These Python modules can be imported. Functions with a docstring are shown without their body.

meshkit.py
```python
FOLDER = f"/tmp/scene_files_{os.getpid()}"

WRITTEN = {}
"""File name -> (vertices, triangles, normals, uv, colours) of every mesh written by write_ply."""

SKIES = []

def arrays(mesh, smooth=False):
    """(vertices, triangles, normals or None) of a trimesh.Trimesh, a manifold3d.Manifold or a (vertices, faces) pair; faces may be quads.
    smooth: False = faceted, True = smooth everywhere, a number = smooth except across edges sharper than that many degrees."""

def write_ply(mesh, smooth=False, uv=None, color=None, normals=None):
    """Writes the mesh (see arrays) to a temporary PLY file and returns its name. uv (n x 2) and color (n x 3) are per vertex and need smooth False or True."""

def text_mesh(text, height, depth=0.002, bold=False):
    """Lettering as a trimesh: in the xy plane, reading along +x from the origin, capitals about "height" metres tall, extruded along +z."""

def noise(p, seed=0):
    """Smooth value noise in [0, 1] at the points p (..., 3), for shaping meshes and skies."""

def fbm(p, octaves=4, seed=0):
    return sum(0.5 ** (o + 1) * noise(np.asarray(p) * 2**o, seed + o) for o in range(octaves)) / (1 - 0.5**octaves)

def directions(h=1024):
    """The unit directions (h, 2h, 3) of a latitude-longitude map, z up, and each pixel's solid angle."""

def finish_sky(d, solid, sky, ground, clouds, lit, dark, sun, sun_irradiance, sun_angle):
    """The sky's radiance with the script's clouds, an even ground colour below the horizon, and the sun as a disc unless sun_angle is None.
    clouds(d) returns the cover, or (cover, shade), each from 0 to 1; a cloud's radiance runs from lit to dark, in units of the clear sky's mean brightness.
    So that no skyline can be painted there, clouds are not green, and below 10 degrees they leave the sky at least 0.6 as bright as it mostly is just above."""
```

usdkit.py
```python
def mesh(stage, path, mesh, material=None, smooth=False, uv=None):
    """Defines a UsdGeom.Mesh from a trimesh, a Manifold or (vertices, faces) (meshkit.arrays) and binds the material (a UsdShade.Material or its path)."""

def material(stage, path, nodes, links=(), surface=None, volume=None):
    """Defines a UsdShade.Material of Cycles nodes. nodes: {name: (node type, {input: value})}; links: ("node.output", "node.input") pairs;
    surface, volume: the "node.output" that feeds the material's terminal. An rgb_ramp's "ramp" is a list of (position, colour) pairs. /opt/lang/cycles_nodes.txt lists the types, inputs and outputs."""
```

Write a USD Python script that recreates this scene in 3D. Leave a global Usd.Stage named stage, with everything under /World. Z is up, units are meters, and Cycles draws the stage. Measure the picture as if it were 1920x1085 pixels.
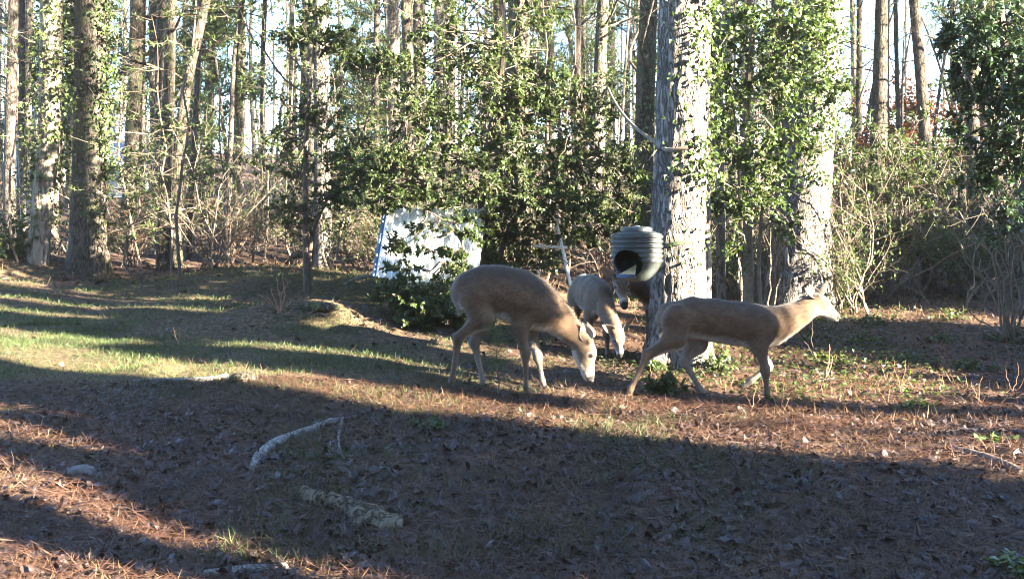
import math, random
import numpy as np
import trimesh, manifold3d
import usdkit, meshkit
from meshkit import fbm, noise
from pxr import Usd, UsdGeom, UsdLux, UsdShade, Gf, Sdf, Vt

PI = math.pi
stage = Usd.Stage.CreateInMemory()
UsdGeom.SetStageUpAxis(stage, 'Z'); UsdGeom.SetStageMetersPerUnit(stage, 1.0)
UsdGeom.Xform.Define(stage, '/World'); UsdGeom.Scope.Define(stage, '/World/Looks')

# ------------------------------------------------------------------ camera, sky, sun, exposure
FPX, CX, HY, CZ = 2059.0, 960.0, 474.0, 1.2          # photograph's focal length in its pixels, centre column, horizon row, eye height
cam = UsdGeom.Camera.Define(stage, '/World/camera')
cam.CreateHorizontalApertureAttr(36.0); cam.CreateVerticalApertureAttr(36.0 * 1085 / 1920)
cam.CreateFocalLengthAttr(36.0 * FPX / 1920)
cam.CreateVerticalApertureOffsetAttr(-36.0 * (542.5 - HY) / 1920)
cam.CreateClippingRangeAttr(Gf.Vec2f(0.1, 2000))
cam.AddTranslateOp().Set(Gf.Vec3d(0, 0, CZ)); cam.AddRotateXOp().Set(90.0)
cam.CreateExposureAttr(4.72)

SUN_EL = math.radians(17.0)
SUN_H = np.array([0.885, -0.466]); SUN_H /= np.linalg.norm(SUN_H)
SUN = np.array([SUN_H[0] * math.cos(SUN_EL), SUN_H[1] * math.cos(SUN_EL), math.sin(SUN_EL)])
dome = UsdLux.DomeLight.Define(stage, '/World/sky')
dome.GetPrim().SetCustomDataByKey('kind', 'structure')
sky_m = usdkit.material(stage, '/World/Looks/sky_light', {
    'sky': ('sky_texture', {'sky_type': 'single_scattering', 'sun_disc': False, 'sun_elevation': SUN_EL,
                            'sun_rotation': math.atan2(SUN[0], SUN[1]), 'air_density': 1.5, 'aerosol_density': 0.6, 'ozone_density': 4.0}),
    'wb': ('mix_color', {'blend_type': 'multiply', 'fac': 1.0, 'b': (0.86, 0.96, 1.20), 'use_clamp': False}), 'bg': ('background_shader', {'strength': 0.05})}, [('sky.color', 'wb.a'), ('wb.result', 'bg.color')], surface='bg.background')
UsdShade.MaterialBindingAPI.Apply(dome.GetPrim()).Bind(sky_m)
sun = UsdLux.DistantLight.Define(stage, '/World/sun')
sun.CreateNormalizeAttr(True); sun.CreateIntensityAttr(1.25); sun.CreateAngleAttr(0.5)
sun.CreateColorAttr(Gf.Vec3f(1.0, 0.87, 0.66))
sun.AddRotateXYZOp().Set(Gf.Vec3f(90 - math.degrees(SUN_EL), 0, math.degrees(math.atan2(SUN[0], -SUN[1]))))

# ------------------------------------------------------------------ helpers
_used = {}
def numbered(parent, name):
    k = (parent, name); n = _used.get(k, 0); _used[k] = n + 1
    return f'{parent}/{name}' if n == 0 else f'{parent}/{name}_{n:03d}'
def tag(p, label=None, cat=None, group=None, kind=None):
    p = p.GetPrim() if hasattr(p, 'GetPrim') else p
    for k, v in (('label', label), ('category', cat), ('group', group), ('kind', kind)):
        if v: p.SetCustomDataByKey(k, v)
    return p
def place(x, loc, rz=0, sc=None):
    x.AddTranslateOp().Set(Gf.Vec3d(*map(float, loc)))
    if rz: x.AddRotateZOp().Set(math.degrees(rz))
    if sc is not None: x.AddScaleOp().Set(Gf.Vec3f(*(map(float, sc) if np.ndim(sc) else (float(sc),) * 3)))
def thing(name, label, cat, loc=(0, 0, 0), rz=0, group=None, sc=None):
    x = UsdGeom.Xform.Define(stage, numbered('/World', name)); place(x, loc, rz, sc)
    tag(x, label, cat, group); return x
def path_of(parent): return '/World' if parent is None else str(parent.GetPath())
def obj(name, mesh, mat, parent=None, smooth=False, off=None, color=None):
    """One Mesh prim under parent (or /World). off: world point of the parent, subtracted from the vertices."""
    v, f, n = meshkit.arrays(mesh, smooth)
    if off is not None: v = v - np.asarray(off, float)
    p = numbered(path_of(parent), name)
    m = usdkit.mesh(stage, p, (v, f), mat)
    if n is not None:
        m.CreateNormalsAttr(Vt.Vec3fArray.FromNumpy(n.astype(np.float32))); m.SetNormalsInterpolation('vertex')
    if color is not None:
        UsdGeom.PrimvarsAPI(m).CreatePrimvar('coat', Sdf.ValueTypeNames.Color3fArray, 'vertex').Set(Vt.Vec3fArray.FromNumpy(np.asarray(color, np.float32)))
    return m
def proto(name):
    return stage.CreateClassPrim(f'/World/Kinds/{name}')
stage.CreateClassPrim('/World/Kinds')
def instance(kind, name, label, cat, loc, rz=0, group=None, sc=None):
    x = thing(name, label, cat, loc, rz, group, sc)
    x.GetPrim().GetReferences().AddInternalReference(kind.GetPath()); x.GetPrim().SetInstanceable(True)
    return x
def cat(meshes):
    vs, fs, n = [], [], 0
    for v, f in meshes:
        vs.append(v); fs.append(np.asarray(f) + n); n += len(v)
    return (np.vstack(vs), np.vstack(fs)) if vs else (np.zeros((0, 3)), np.zeros((0, 3), int))
def W(px, py, y): return np.array([(px - CX) / FPX * y, y, CZ - (py - HY) / FPX * y])
def tube(points, radii, sides=5, cap=True):
    p = np.asarray(points, float); r = np.broadcast_to(np.asarray(radii, float), (len(p),))
    t = np.gradient(p, axis=0); t /= np.linalg.norm(t, axis=1, keepdims=True) + 1e-12
    ref = np.array([0, 0, 1.0]) if abs(t[:, 2]).mean() < 0.8 else np.array([1.0, 0, 0])
    a = np.cross(t, ref); a /= np.linalg.norm(a, axis=1, keepdims=True) + 1e-12
    b = np.cross(t, a); ang = np.arange(sides) * 2 * PI / sides
    v = p[:, None] + r[:, None, None] * (np.cos(ang)[None, :, None] * a[:, None] + np.sin(ang)[None, :, None] * b[:, None])
    i, j = np.meshgrid(np.arange(len(p) - 1), np.arange(sides), indexing='ij'); j2 = (j + 1) % sides
    q = np.stack([i * sides + j, (i + 1) * sides + j, (i + 1) * sides + j2, i * sides + j2], -1).reshape(-1, 4)
    f = np.vstack([q[:, [0, 1, 2]], q[:, [0, 2, 3]]]); v = v.reshape(-1, 3)
    if cap:
        n = len(v); v = np.vstack([v, p[0], p[-1]]); k = np.arange(sides); k2 = (k + 1) % sides; e = (len(p) - 1) * sides
        f = np.vstack([f, np.stack([np.full(sides, n), k, k2], 1), np.stack([np.full(sides, n + 1), e + k2, e + k], 1)])
    return v, f
def spline(pts, n):
    from scipy.interpolate import CubicSpline
    p = np.asarray(pts, float); d = np.r_[0, np.cumsum(np.linalg.norm(np.diff(p, axis=0), axis=1))]
    return CubicSpline(d, p)(np.linspace(0, d[-1], n)) if len(p) > 2 else np.linspace(p[0], p[-1], n)
def unit(v): v = np.asarray(v, float); return v / (np.linalg.norm(v, axis=-1, keepdims=True) + 1e-12)

# ------------------------------------------------------------------ materials
def M(name, nodes, links, surface): return usdkit.material(stage, f'/World/Looks/{name}', nodes, links, surface=surface)
def plain(name, color, rough=0.7, var=0.25, scale=20, bump=0.0, metallic=0.0, spec=0.3):
    c = np.asarray(color, float)
    nodes = {'tc': ('geometry', {}), 'n': ('noise_texture', {'scale': scale, 'detail': 5.0, 'roughness': 0.6}),
             'r': ('rgb_ramp', {'ramp': [(0.3, c * (1 - var)), (0.7, np.minimum(c * (1 + var), 0.9))]}),
             'b': ('bump', {'strength': bump, 'distance': 0.01}),
             'p': ('principled_bsdf', {'roughness': rough, 'metallic': metallic, 'specular_ior_level': spec})}
    links = [('tc.position', 'n.vector'), ('n.fac', 'r.fac'), ('r.color', 'p.base_color')]
    if bump: links += [('n.fac', 'b.height'), ('b.normal', 'p.normal')]
    return M(name, nodes, links, 'p.BSDF')
def bark(name, dark, light, sc=9.0, stretch=0.18, bump=0.6, moss=None, crack=0.07):
    """Furrowed bark: fine grain plus dark wandering cracks where a stretched noise crosses its middle."""
    d, l = np.asarray(dark), np.asarray(light)
    nodes = {'tc': ('geometry', {}), 'm': ('mapping', {'scale': (1, 1, stretch)}),
             'n': ('noise_texture', {'scale': sc * 5, 'detail': 6.0, 'roughness': 0.7, 'distortion': 0.3}),
             'c': ('noise_texture', {'scale': sc * 2.1, 'detail': 3.0, 'roughness': 0.55, 'distortion': 0.5}),
             'cs': ('math', {'math_type': 'subtract', 'value2': 0.5}), 'ca': ('math', {'math_type': 'absolute'}),
             'cm': ('map_range', {'from_min': 0.0, 'from_max': crack, 'to_min': 0.0, 'to_max': 1.0, 'clamp': True}),
             'n2': ('noise_texture', {'scale': 1.3, 'detail': 4.0}), 'ad': ('math', {'math_type': 'multiply_add', 'value2': 0.45}), 'sb': ('math', {'math_type': 'subtract', 'value2': 0.22}),
             'r': ('rgb_ramp', {'ramp': [(0.25, d), (0.5, (d + l) / 2), (0.72, l)]}),
             'dk': ('mix_color', {'blend_type': 'multiply', 'fac': 1.0}), 'dr': ('rgb_ramp', {'ramp': [(0, (0.4, 0.38, 0.36)), (1, (1, 1, 1))]}),
             'h': ('math', {'math_type': 'multiply_add', 'value2': 0.35}),
             'b': ('bump', {'strength': bump, 'distance': 0.035}), 'p': ('principled_bsdf', {'roughness': 0.9, 'specular_ior_level': 0.15})}
    links = [('tc.position', 'm.vector'), ('m.vector', 'n.vector'), ('m.vector', 'c.vector'), ('c.fac', 'cs.value1'), ('cs.value', 'ca.value1'), ('ca.value', 'cm.value'),
             ('tc.position', 'n2.vector'), ('n2.fac', 'ad.value1'), ('n.fac', 'ad.value3'), ('ad.value', 'sb.value1'), ('sb.value', 'r.fac'),
             ('cm.result', 'dr.fac'), ('r.color', 'dk.a'), ('dr.color', 'dk.b'), ('n.fac', 'h.value1'), ('cm.result', 'h.value3'), ('h.value', 'b.height'), ('b.normal', 'p.normal')]
    out = 'dk.result'
    if moss is not None:
        nodes |= {'n3': ('noise_texture', {'scale': 3.0, 'detail': 5.0}), 'mr': ('map_range', {'from_min': 0.5, 'from_max': 0.65, 'to_max': .8, 'clamp': True}), 'mx': ('mix_color', {'b': moss})}
        links += [('tc.position', 'n3.vector'), ('n3.fac', 'mr.value'), ('mr.result', 'mx.fac'), ('dk.result', 'mx.a')]; out = 'mx.result'
    links.append((out, 'p.base_color'))
    return M(name, nodes, links, 'p.BSDF')
def leafy(name, ramp, rough=0.4, trans=0.3, spec=0.5, tint=(1.3, 1.25, 0.6)):
    """ramp: colours over random_per_island; thin leaf = principled + translucent."""
    nodes = {'g': ('geometry', {}), 'r': ('rgb_ramp', {'ramp': ramp}), 'n': ('noise_texture', {'scale': 2.5, 'detail': 2.0}),
             'nm': ('map_range', {'from_min': 0.3, 'from_max': 0.7, 'to_min': 0.7, 'to_max': 1.3}), 'vv': ('vector_math', {'math_type': 'scale'}),
             'p': ('principled_bsdf', {'roughness': rough, 'specular_ior_level': spec}), 'tm': ('mix_color', {'blend_type': 'multiply', 'fac': 1.0, 'b': tint, 'use_clamp': False}),
             't': ('translucent_bsdf', {}), 'm': ('mix_closure', {'fac': trans})}
    links = [('g.random_per_island', 'r.fac'), ('g.position', 'n.vector'), ('n.fac', 'nm.value'), ('r.color', 'vv.vector1'), ('nm.result', 'vv.scale'),
             ('vv.vector', 'p.base_color'), ('vv.vector', 'tm.a'), ('tm.result', 't.color'), ('p.BSDF', 'm.closure1'), ('t.BSDF', 'm.closure2')]
    return M(name, nodes, links, 'm.closure')

BARK_PINE = bark('bark_grey_oak', (0.085, 0.075, 0.068), (0.22, 0.20, 0.185), sc=9, stretch=0.3, bump=0.9, crack=.09)
BARK_GREY = bark('bark_grey', (0.05, 0.043, 0.037), (0.12, 0.105, 0.092), sc=8, stretch=0.3, bump=0.6)
BARK_DARK = bark('bark_dark', (0.04, 0.034, 0.028), (0.10, 0.084, 0.068), sc=8, stretch=0.32, bump=0.6, moss=(0.05, 0.055, 0.03))
BARK_PALE = bark('bark_pale', (0.12, 0.10, 0.08), (0.25, 0.215, 0.175), sc=5, stretch=0.2, bump=0.4)
TWIG = plain('twig_bark', (0.085, 0.065, 0.05), 0.85, 0.35, 12)
TWIG_PALE = plain('pale_twig_bark', (0.11, 0.09, 0.068), 0.85, 0.3, 14)
RED_TWIG = plain('reddish_stalk', (0.20, 0.11, 0.065), 0.8, 0.35, 20)
DEADWOOD = bark('weathered_wood', (0.11, 0.105, 0.10), (0.25, 0.245, 0.24), sc=14, stretch=1.0, bump=0.7, crack=.03)
HOLLY = leafy('holly_leaf', [(0, (0.042, 0.064, 0.022)), (0.4, (0.095, 0.122, 0.034)), (0.75, (0.19, 0.19, 0.055)), (1, (0.33, 0.25, 0.085))], 0.48, 0.42, 0.35)
IVY = leafy('ivy_leaf', [(0, (0.05, 0.08, 0.024)), (0.5, (0.11, 0.14, 0.04)), (1, (0.21, 0.21, 0.08))], 0.4, 0.3, 0.45)
IVY_DRY = leafy('dry_ivy_leaf', [(0, (0.05, 0.07, 0.022)), (0.45, (0.11, 0.10, 0.045)), (1, (0.24, 0.17, 0.10))], 0.55, 0.25, 0.35)
MAGNOLIA = leafy('evergreen_leaf', [(0, (0.025, 0.048, 0.02)), (0.6, (0.05, 0.08, 0.028)), (1, (0.10, 0.12, 0.045))], 0.35, 0.18, 0.5)
NEEDLE = leafy('pine_needle', [(0, (0.05, 0.075, 0.025)), (1, (0.13, 0.14, 0.05))], 0.5, 0.3, 0.3)
BROWNLEAF = leafy('russet_leaf', [(0, (0.12, 0.055, 0.028)), (0.5, (0.22, 0.11, 0.055)), (1, (0.30, 0.19, 0.10))], 0.6, 0.35, 0.3, tint=(1.3, 1.0, 0.7))
LITTER = leafy('dry_leaf', [(0, (0.025, 0.015, 0.012)), (0.35, (0.085, 0.047, 0.034)), (0.6, (0.18, 0.115, 0.087)), (0.82, (0.31, 0.25, 0.22)), (1, (0.58, 0.53, 0.51))], 0.5, 0.12, 0.45, tint=(1.3, 1.0, 0.7))
STRAW = leafy('pine_straw', [(0, (0.05, 0.024, 0.014)), (0.3, (0.14, 0.068, 0.035)), (0.6, (0.33, 0.19, 0.11)), (1, (0.62, 0.46, 0.32))], 0.55, 0.1, 0.35, tint=(1.2, 1.0, 0.7))
GRASS = leafy('winter_grass', [(0, (0.04, 0.06, 0.02)), (0.3, (0.08, 0.095, 0.034)), (0.55, (0.18, 0.145, 0.07)), (1, (0.36, 0.265, 0.15))], 0.5, 0.3, 0.3)
DEADGRASS = leafy('dead_grass', [(0, (0.20, 0.13, 0.07)), (0.5, (0.33, 0.23, 0.13)), (1, (0.46, 0.35, 0.22))], 0.55, 0.3, 0.3, tint=(1.2, 1.0, 0.7))

# ------------------------------------------------------------------ ground
_gy = np.array([-60, 0, 4.0, 5.0, 6.2, 7.0, 8.6, 10, 12, 14, 16, 18, 22, 30, 45, 60, 80, 110, 300, 900])
_gl = np.array([-.3, -.27, -.26, -.21, -.03, .05, .20, .31, .46, .64, .86, 1.0, 1.15, 1.7, 3.3, 5.6, 8.2, 10.5, 12, 12])
_gr = np.array([-.3, -.27, -.24, -.20, -.06, -.01, .03, .14, .28, .42, .56, .72, .98, 1.7, 3.3, 5.6, 8.2, 10.5, 12, 12])
from scipy.interpolate import PchipInterpolator
_pl, _pr = PchipInterpolator(_gy, _gl), PchipInterpolator(_gy, _gr)
BUMPS = [  # px, py of the photograph, sized mounds: (world x, y, radius x, radius y, height)
    (-2.5, 11.7, .8, .5, .20), (-1.75, 12.0, .6, .4, .16), (-2.9, 9.05, .22, .18, .07),
    (-8.0, 17.0, 1.2, 0.9, .35), (2.9, 6.2, 1.3, .7, .10), (3.4, 7.4, 1.2, .8, .06), (-3.0, 15.0, 1.4, .7, .12), (0.0, 6.6, 1.2, .5, .05)]
def G(x, y):
    x, y = np.broadcast_arrays(np.asarray(x, float), np.asarray(y, float))
    t = np.clip((x + 2.2) / 4.2, 0, 1); t = t * t * (3 - 2 * t)
    z = _pl(y) * (1 - t) + _pr(y) * t
    p = np.stack([x, y, np.zeros_like(x)], -1)
    far = np.clip((y - 10) / 30, 0, 1)
    z = z + (fbm(p * 0.55 + 7, 4, 3) - .5) * (0.10 + 1.2 * far) + (fbm(p * 2.6, 3, 9) - .5) * 0.045
    for bx, by, rx, ry, h in BUMPS: z = z + h * np.exp(-((x - bx) / rx) ** 2 - ((y - by) / ry) ** 2)
    return z
def gp(px, py):
    """Where the photograph's pixel meets the ground."""
    ys = np.geomspace(3.0, 120, 1500); x = (px - CX) / FPX * ys; z = CZ - (py - HY) / FPX * ys
    d = z - G(x, ys); k = np.argmax(d < 0)
    if k == 0: k = len(ys) - 1
    y = ys[k - 1] + (ys[k] - ys[k - 1]) * d[k - 1] / (d[k - 1] - d[k] + 1e-12)
    return np.array([(px - CX) / FPX * y, y, float(G((px - CX) / FPX * y, y))])
def on(x, y, dz=0.0): return np.array([x, y, float(G(x, y)) + dz])
def xat(px, y): return (px - CX) / FPX * y

gx = np.r_[-np.geomspace(9.2, 600, 40)[::-1], np.arange(-9.1, 9.1, .08), np.geomspace(9.2, 600, 40)]
gyy = np.r_[-60, -30, -12, -5, -1, 1, 2, np.arange(2.6, 17.5, .075), np.geomspace(17.6, 900, 90)]
GX, GY = np.meshgrid(gx, gyy, indexing='ij'); GZ = G(GX, GY)
ii, jj = np.meshgrid(np.arange(len(gx) - 1), np.arange(len(gyy) - 1), indexing='ij'); ny_ = len(gyy)
q = np.stack([ii * ny_ + jj, (ii + 1) * ny_ + jj, (ii + 1) * ny_ + jj + 1, ii * ny_ + jj + 1], -1).reshape(-1, 4)
GROUND_M = M('ground_soil', {
    'g': ('geometry', {}), 'n1': ('noise_texture', {'scale': 0.7, 'detail': 4.0}), 'n2': ('noise_texture', {'scale': 28.0, 'detail': 6.0, 'roughness': 0.7}),
    'v': ('voronoi_texture', {'scale': 22.0}), 's': ('separate_xyz', {}),
    'soil': ('rgb_ramp', {'ramp': [(0.3, (0.022, 0.015, 0.011)), (0.5, (0.06, 0.038, 0.027)), (0.68, (0.14, 0.095, 0.068))]}),
    'turf': ('rgb_ramp', {'ramp': [(0.3, (0.025, 0.026, 0.012)), (0.55, (0.065, 0.056, 0.028)), (0.75, (0.15, 0.115, 0.065))]}),
    'fx': ('map_range', {'from_min': 1.5, 'from_max': -2.5, 'to_min': 0.0, 'to_max': 0.9, 'clamp': True}),
    'fy': ('map_range', {'from_min': 6.2, 'from_max': 8.5, 'to_min': 0.0, 'to_max': 1.0, 'clamp': True}),
    'fy2': ('map_range', {'from_min': 17.0, 'from_max': 15.0, 'to_min': 0.0, 'to_max': 1.0, 'clamp': True}),
    'm1': ('math', {'math_type': 'multiply'}), 'm2': ('math', {'math_type': 'multiply'}), 'nn': ('map_range', {'from_min': 0.35, 'from_max': 0.6, 'clamp': True}), 'm3': ('math', {'math_type': 'multiply'}),
    'mix': ('mix_color', {}), 'vb': ('rgb_to_bw', {}), 'vc': ('mix_color', {'blend_type': 'overlay', 'fac': 0.3}), 'b': ('bump', {'strength': 0.8, 'distance': 0.02}),
    'p': ('principled_bsdf', {'roughness': 0.95, 'specular_ior_level': 0.1})},
    [('g.position', 'n1.vector'), ('g.position', 'n2.vector'), ('g.position', 'v.vector'), ('g.position', 's.vector'), ('n2.fac', 'soil.fac'), ('n2.fac', 'turf.fac'),
     ('s.x', 'fx.value'), ('s.y', 'fy.value'), ('s.y', 'fy2.value'), ('fx.result', 'm1.value1'), ('fy.result', 'm1.value2'), ('m1.value', 'm2.value1'), ('fy2.result', 'm2.value2'),
     ('n1.fac', 'nn.value'), ('m2.value', 'm3.value1'), ('nn.result', 'm3.value2'), ('m3.value', 'mix.fac'), ('soil.color', 'mix.a'), ('turf.color', 'mix.b'),
     ('mix.result', 'vc.a'), ('v.color', 'vb.color'), ('vb.val', 'vc.b'), ('vc.result', 'p.base_color'), ('n2.fac', 'b.height'), ('b.normal', 'p.normal')], 'p.BSDF')
tag(obj('ground', (np.stack([GX, GY, GZ], -1).reshape(-1, 3), q), GROUND_M, smooth=True), 'leaf-strewn forest floor and rough winter grass', 'ground', kind='structure')

# ------------------------------------------------------------------ leaves and branches
def leaves(c, d, n, L, Wd, rng, fold=0.25, six=True):
    """c centre-base points, d leaf axis, n leaf normal (m x 3), L, Wd arrays: pointed oval leaves, each an island."""
    m = len(c); d = unit(d); s = unit(np.cross(d, n)); n = np.cross(s, d)
    L = np.broadcast_to(L, (m,))[:, None]; Wd = np.broadcast_to(Wd, (m,))[:, None]
    up = n * fold * Wd
    if six:
        dr = -n * L * (0.1 + 0.15 * rng.random((m, 1)))
        v = np.stack([c, c + d * L * .3 - s * Wd * .5 + up, c + d * L * .3 + s * Wd * .5 + up, c + d * L * .68 - s * Wd * .42 + up + dr * .5, c + d * L * .68 + s * Wd * .42 + up + dr * .5, c + d * L + dr], 1)
        f = np.array([[0, 2, 1], [1, 2, 4], [1, 4, 3], [3, 4, 5]])
    else:
        v = np.stack([c, c + d * L * .45 - s * Wd * .5 + up, c + d * L, c + d * L * .45 + s * Wd * .5 + up], 1)
        f = np.array([[0, 2, 1], [0, 3, 2]])
    k = v.shape[1]
    return v.reshape(-1, 3), (f[None] + (np.arange(m) * k)[:, None, None]).reshape(-1, 3)
def rdir(rng, m): return unit(rng.normal(size=(m, 3)))
def wander(rng, a, b, n, amp):
    t = np.linspace(0, 1, n)[:, None]; w = np.cumsum(rng.normal(size=(n, 3)), 0); w -= w[0] + (w[-1] - w[0]) * t
    return np.asarray(a) * (1 - t) + np.asarray(b) * t + w * amp / math.sqrt(n)
def branchset(rng, start, direc, length, rad, depth, out, up=0.15, spread=0.7, kids=5, sides=(5, 4, 3, 3)):
    """Bare limb with side branches; fills out with tubes."""
    n = max(4, int(5 + 2 * depth)); p = [np.asarray(start, float)]; d = unit(direc)
    for k in range(n):
        d = unit(d + rng.normal(size=3) * 0.16 + np.array([0, 0, up * 0.3])); p.append(p[-1] + d * length / n)
    p = np.array(p); out.append(tube(p, np.linspace(rad, rad * .35, len(p)), sides[min(3, 3 - depth)] if depth <= 3 else 5, cap=False))
    if depth > 0:
        for k in range(kids):
            t = rng.uniform(.25, .98); i = int(t * n); side = rdir(rng, 1)[0]; dd = unit(p[min(i + 1, n)] - p[i])
            branchset(rng, p[i], dd * (1 - spread * .6) + unit(side - dd * (side @ dd)) * spread + [0, 0, up], length * rng.uniform(.35, .62), max(rad * (1 - .6 * t) * .55, .002), depth - 1, out, up, spread, max(3, kids - 1), sides)
    return p
def spray(rng, base, tip, count, L, Wd, drop=0.2, six=True, jitter=.5):
    """A leafy twig from base to tip: (twig tube, leaves)."""
    p = wander(rng, base, tip, 5, np.linalg.norm(np.subtract(tip, base)) * .12)
    t = rng.random(count) ** .7; i = t * 4; k = np.clip(i.astype(int), 0, 3); c = p[k] + (p[k + 1] - p[k]) * (i - k)[:, None]
    ax = unit(np.subtract(tip, base)); d = unit(ax * .5 + rdir(rng, count) * .9 + [0, 0, -drop * .3]); n = unit(rng.normal(size=(count, 3)) * jitter + [0, 0, 1.0])
    return tube(p, np.linspace(.004, .0015, 5), 3, False), leaves(c, d, n, L * rng.uniform(.5, 1.3, count), Wd * rng.uniform(.55, 1.25, count), rng, six=six)
def trunk_mesh(path, radii, sides=14, rings=24, amp=0.06, seed=0, flare=0.0, furrow=0.0, fine_to=None, fine=0.05):
    """Tapered trunk along path (list of points), with uneven bark relief."""
    pts = spline(path, 60); d = np.r_[0, np.cumsum(np.linalg.norm(np.diff(pts, axis=0), axis=1))]; total = d[-1]
    s = np.linspace(0, total, rings)
    if fine_to: s = np.r_[np.arange(0, fine_to, fine), np.linspace(fine_to, total, rings)]
    P = np.stack([np.interp(s, d, pts[:, k]) for k in range(3)], 1)
    R = np.interp(s / total, np.linspace(0, 1, len(radii)), radii) * (1 + flare * np.exp(-s / 0.28))
    ang = np.arange(sides) * 2 * PI / sides; t = np.gradient(P, axis=0); t = unit(t)
    a = unit(np.cross(t, [0, 1.0, 0])); b = np.cross(t, a)
    cs, sn = np.cos(ang), np.sin(ang)
    q = np.stack(np.broadcast_arrays(cs[None] * 1.6 + seed, sn[None] * 1.6, (s * .9)[:, None]), -1)
    h = (fbm(q, 3, seed) - .5) * 2 * amp
    if flare: h = h + flare * .45 * np.exp(-s / .25)[:, None] * np.cos(5 * ang + seed)[None]
    if furrow:
        c = max(R.mean(), .05)
        q = np.stack(np.broadcast_arrays(cs[None] * 9 + seed, sn[None] * 9, (s * 3.4)[:, None]), -1)
        h = h + furrow * (np.abs(fbm(q, 3, seed + 5) - .5) * 4 - .6)
    V = P[:, None] + R[:, None, None] * (1 + h)[..., None] * (cs[None, :, None] * a[:, None] + sn[None, :, None] * b[:, None])
    n = len(s); i, j = np.meshgrid(np.arange(n - 1), np.arange(sides), indexing='ij'); j2 = (j + 1) % sides
    qd = np.stack([i * sides + j, i * sides + j2, (i + 1) * sides + j2, (i + 1) * sides + j], -1).reshape(-1, 4)
    f = np.vstack([qd[:, [0, 1, 2]], qd[:, [0, 2, 3]]])
    v = V.reshape(-1, 3); v = np.vstack([v, P[-1]]); e = (n - 1) * sides; k = np.arange(sides)
    return np.vstack([v]), np.vstack([f, np.stack([np.full(sides, len(v) - 1), e + k, e + (k + 1) % sides], 1)]), P, R
def limbs(rng, P, R, z0, count, length, out, depth=2, kids=5):
    zs = P[:, 2]
    for k in range(count):
        z = rng.uniform(z0, zs[-1] * .98); i = int(np.clip(np.searchsorted(zs, z), 1, len(P) - 1)); a = rng.uniform(0, 2 * PI)
        branchset(rng, P[i], [math.cos(a), math.sin(a), rng.uniform(.1, .7)], length * rng.uniform(.5, 1.1) * (1.1 - .6 * (z - z0) / max(zs[-1] - z0, .1)), max(R[i] * rng.uniform(.2, .35), .008), depth, out, kids=kids)
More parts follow.
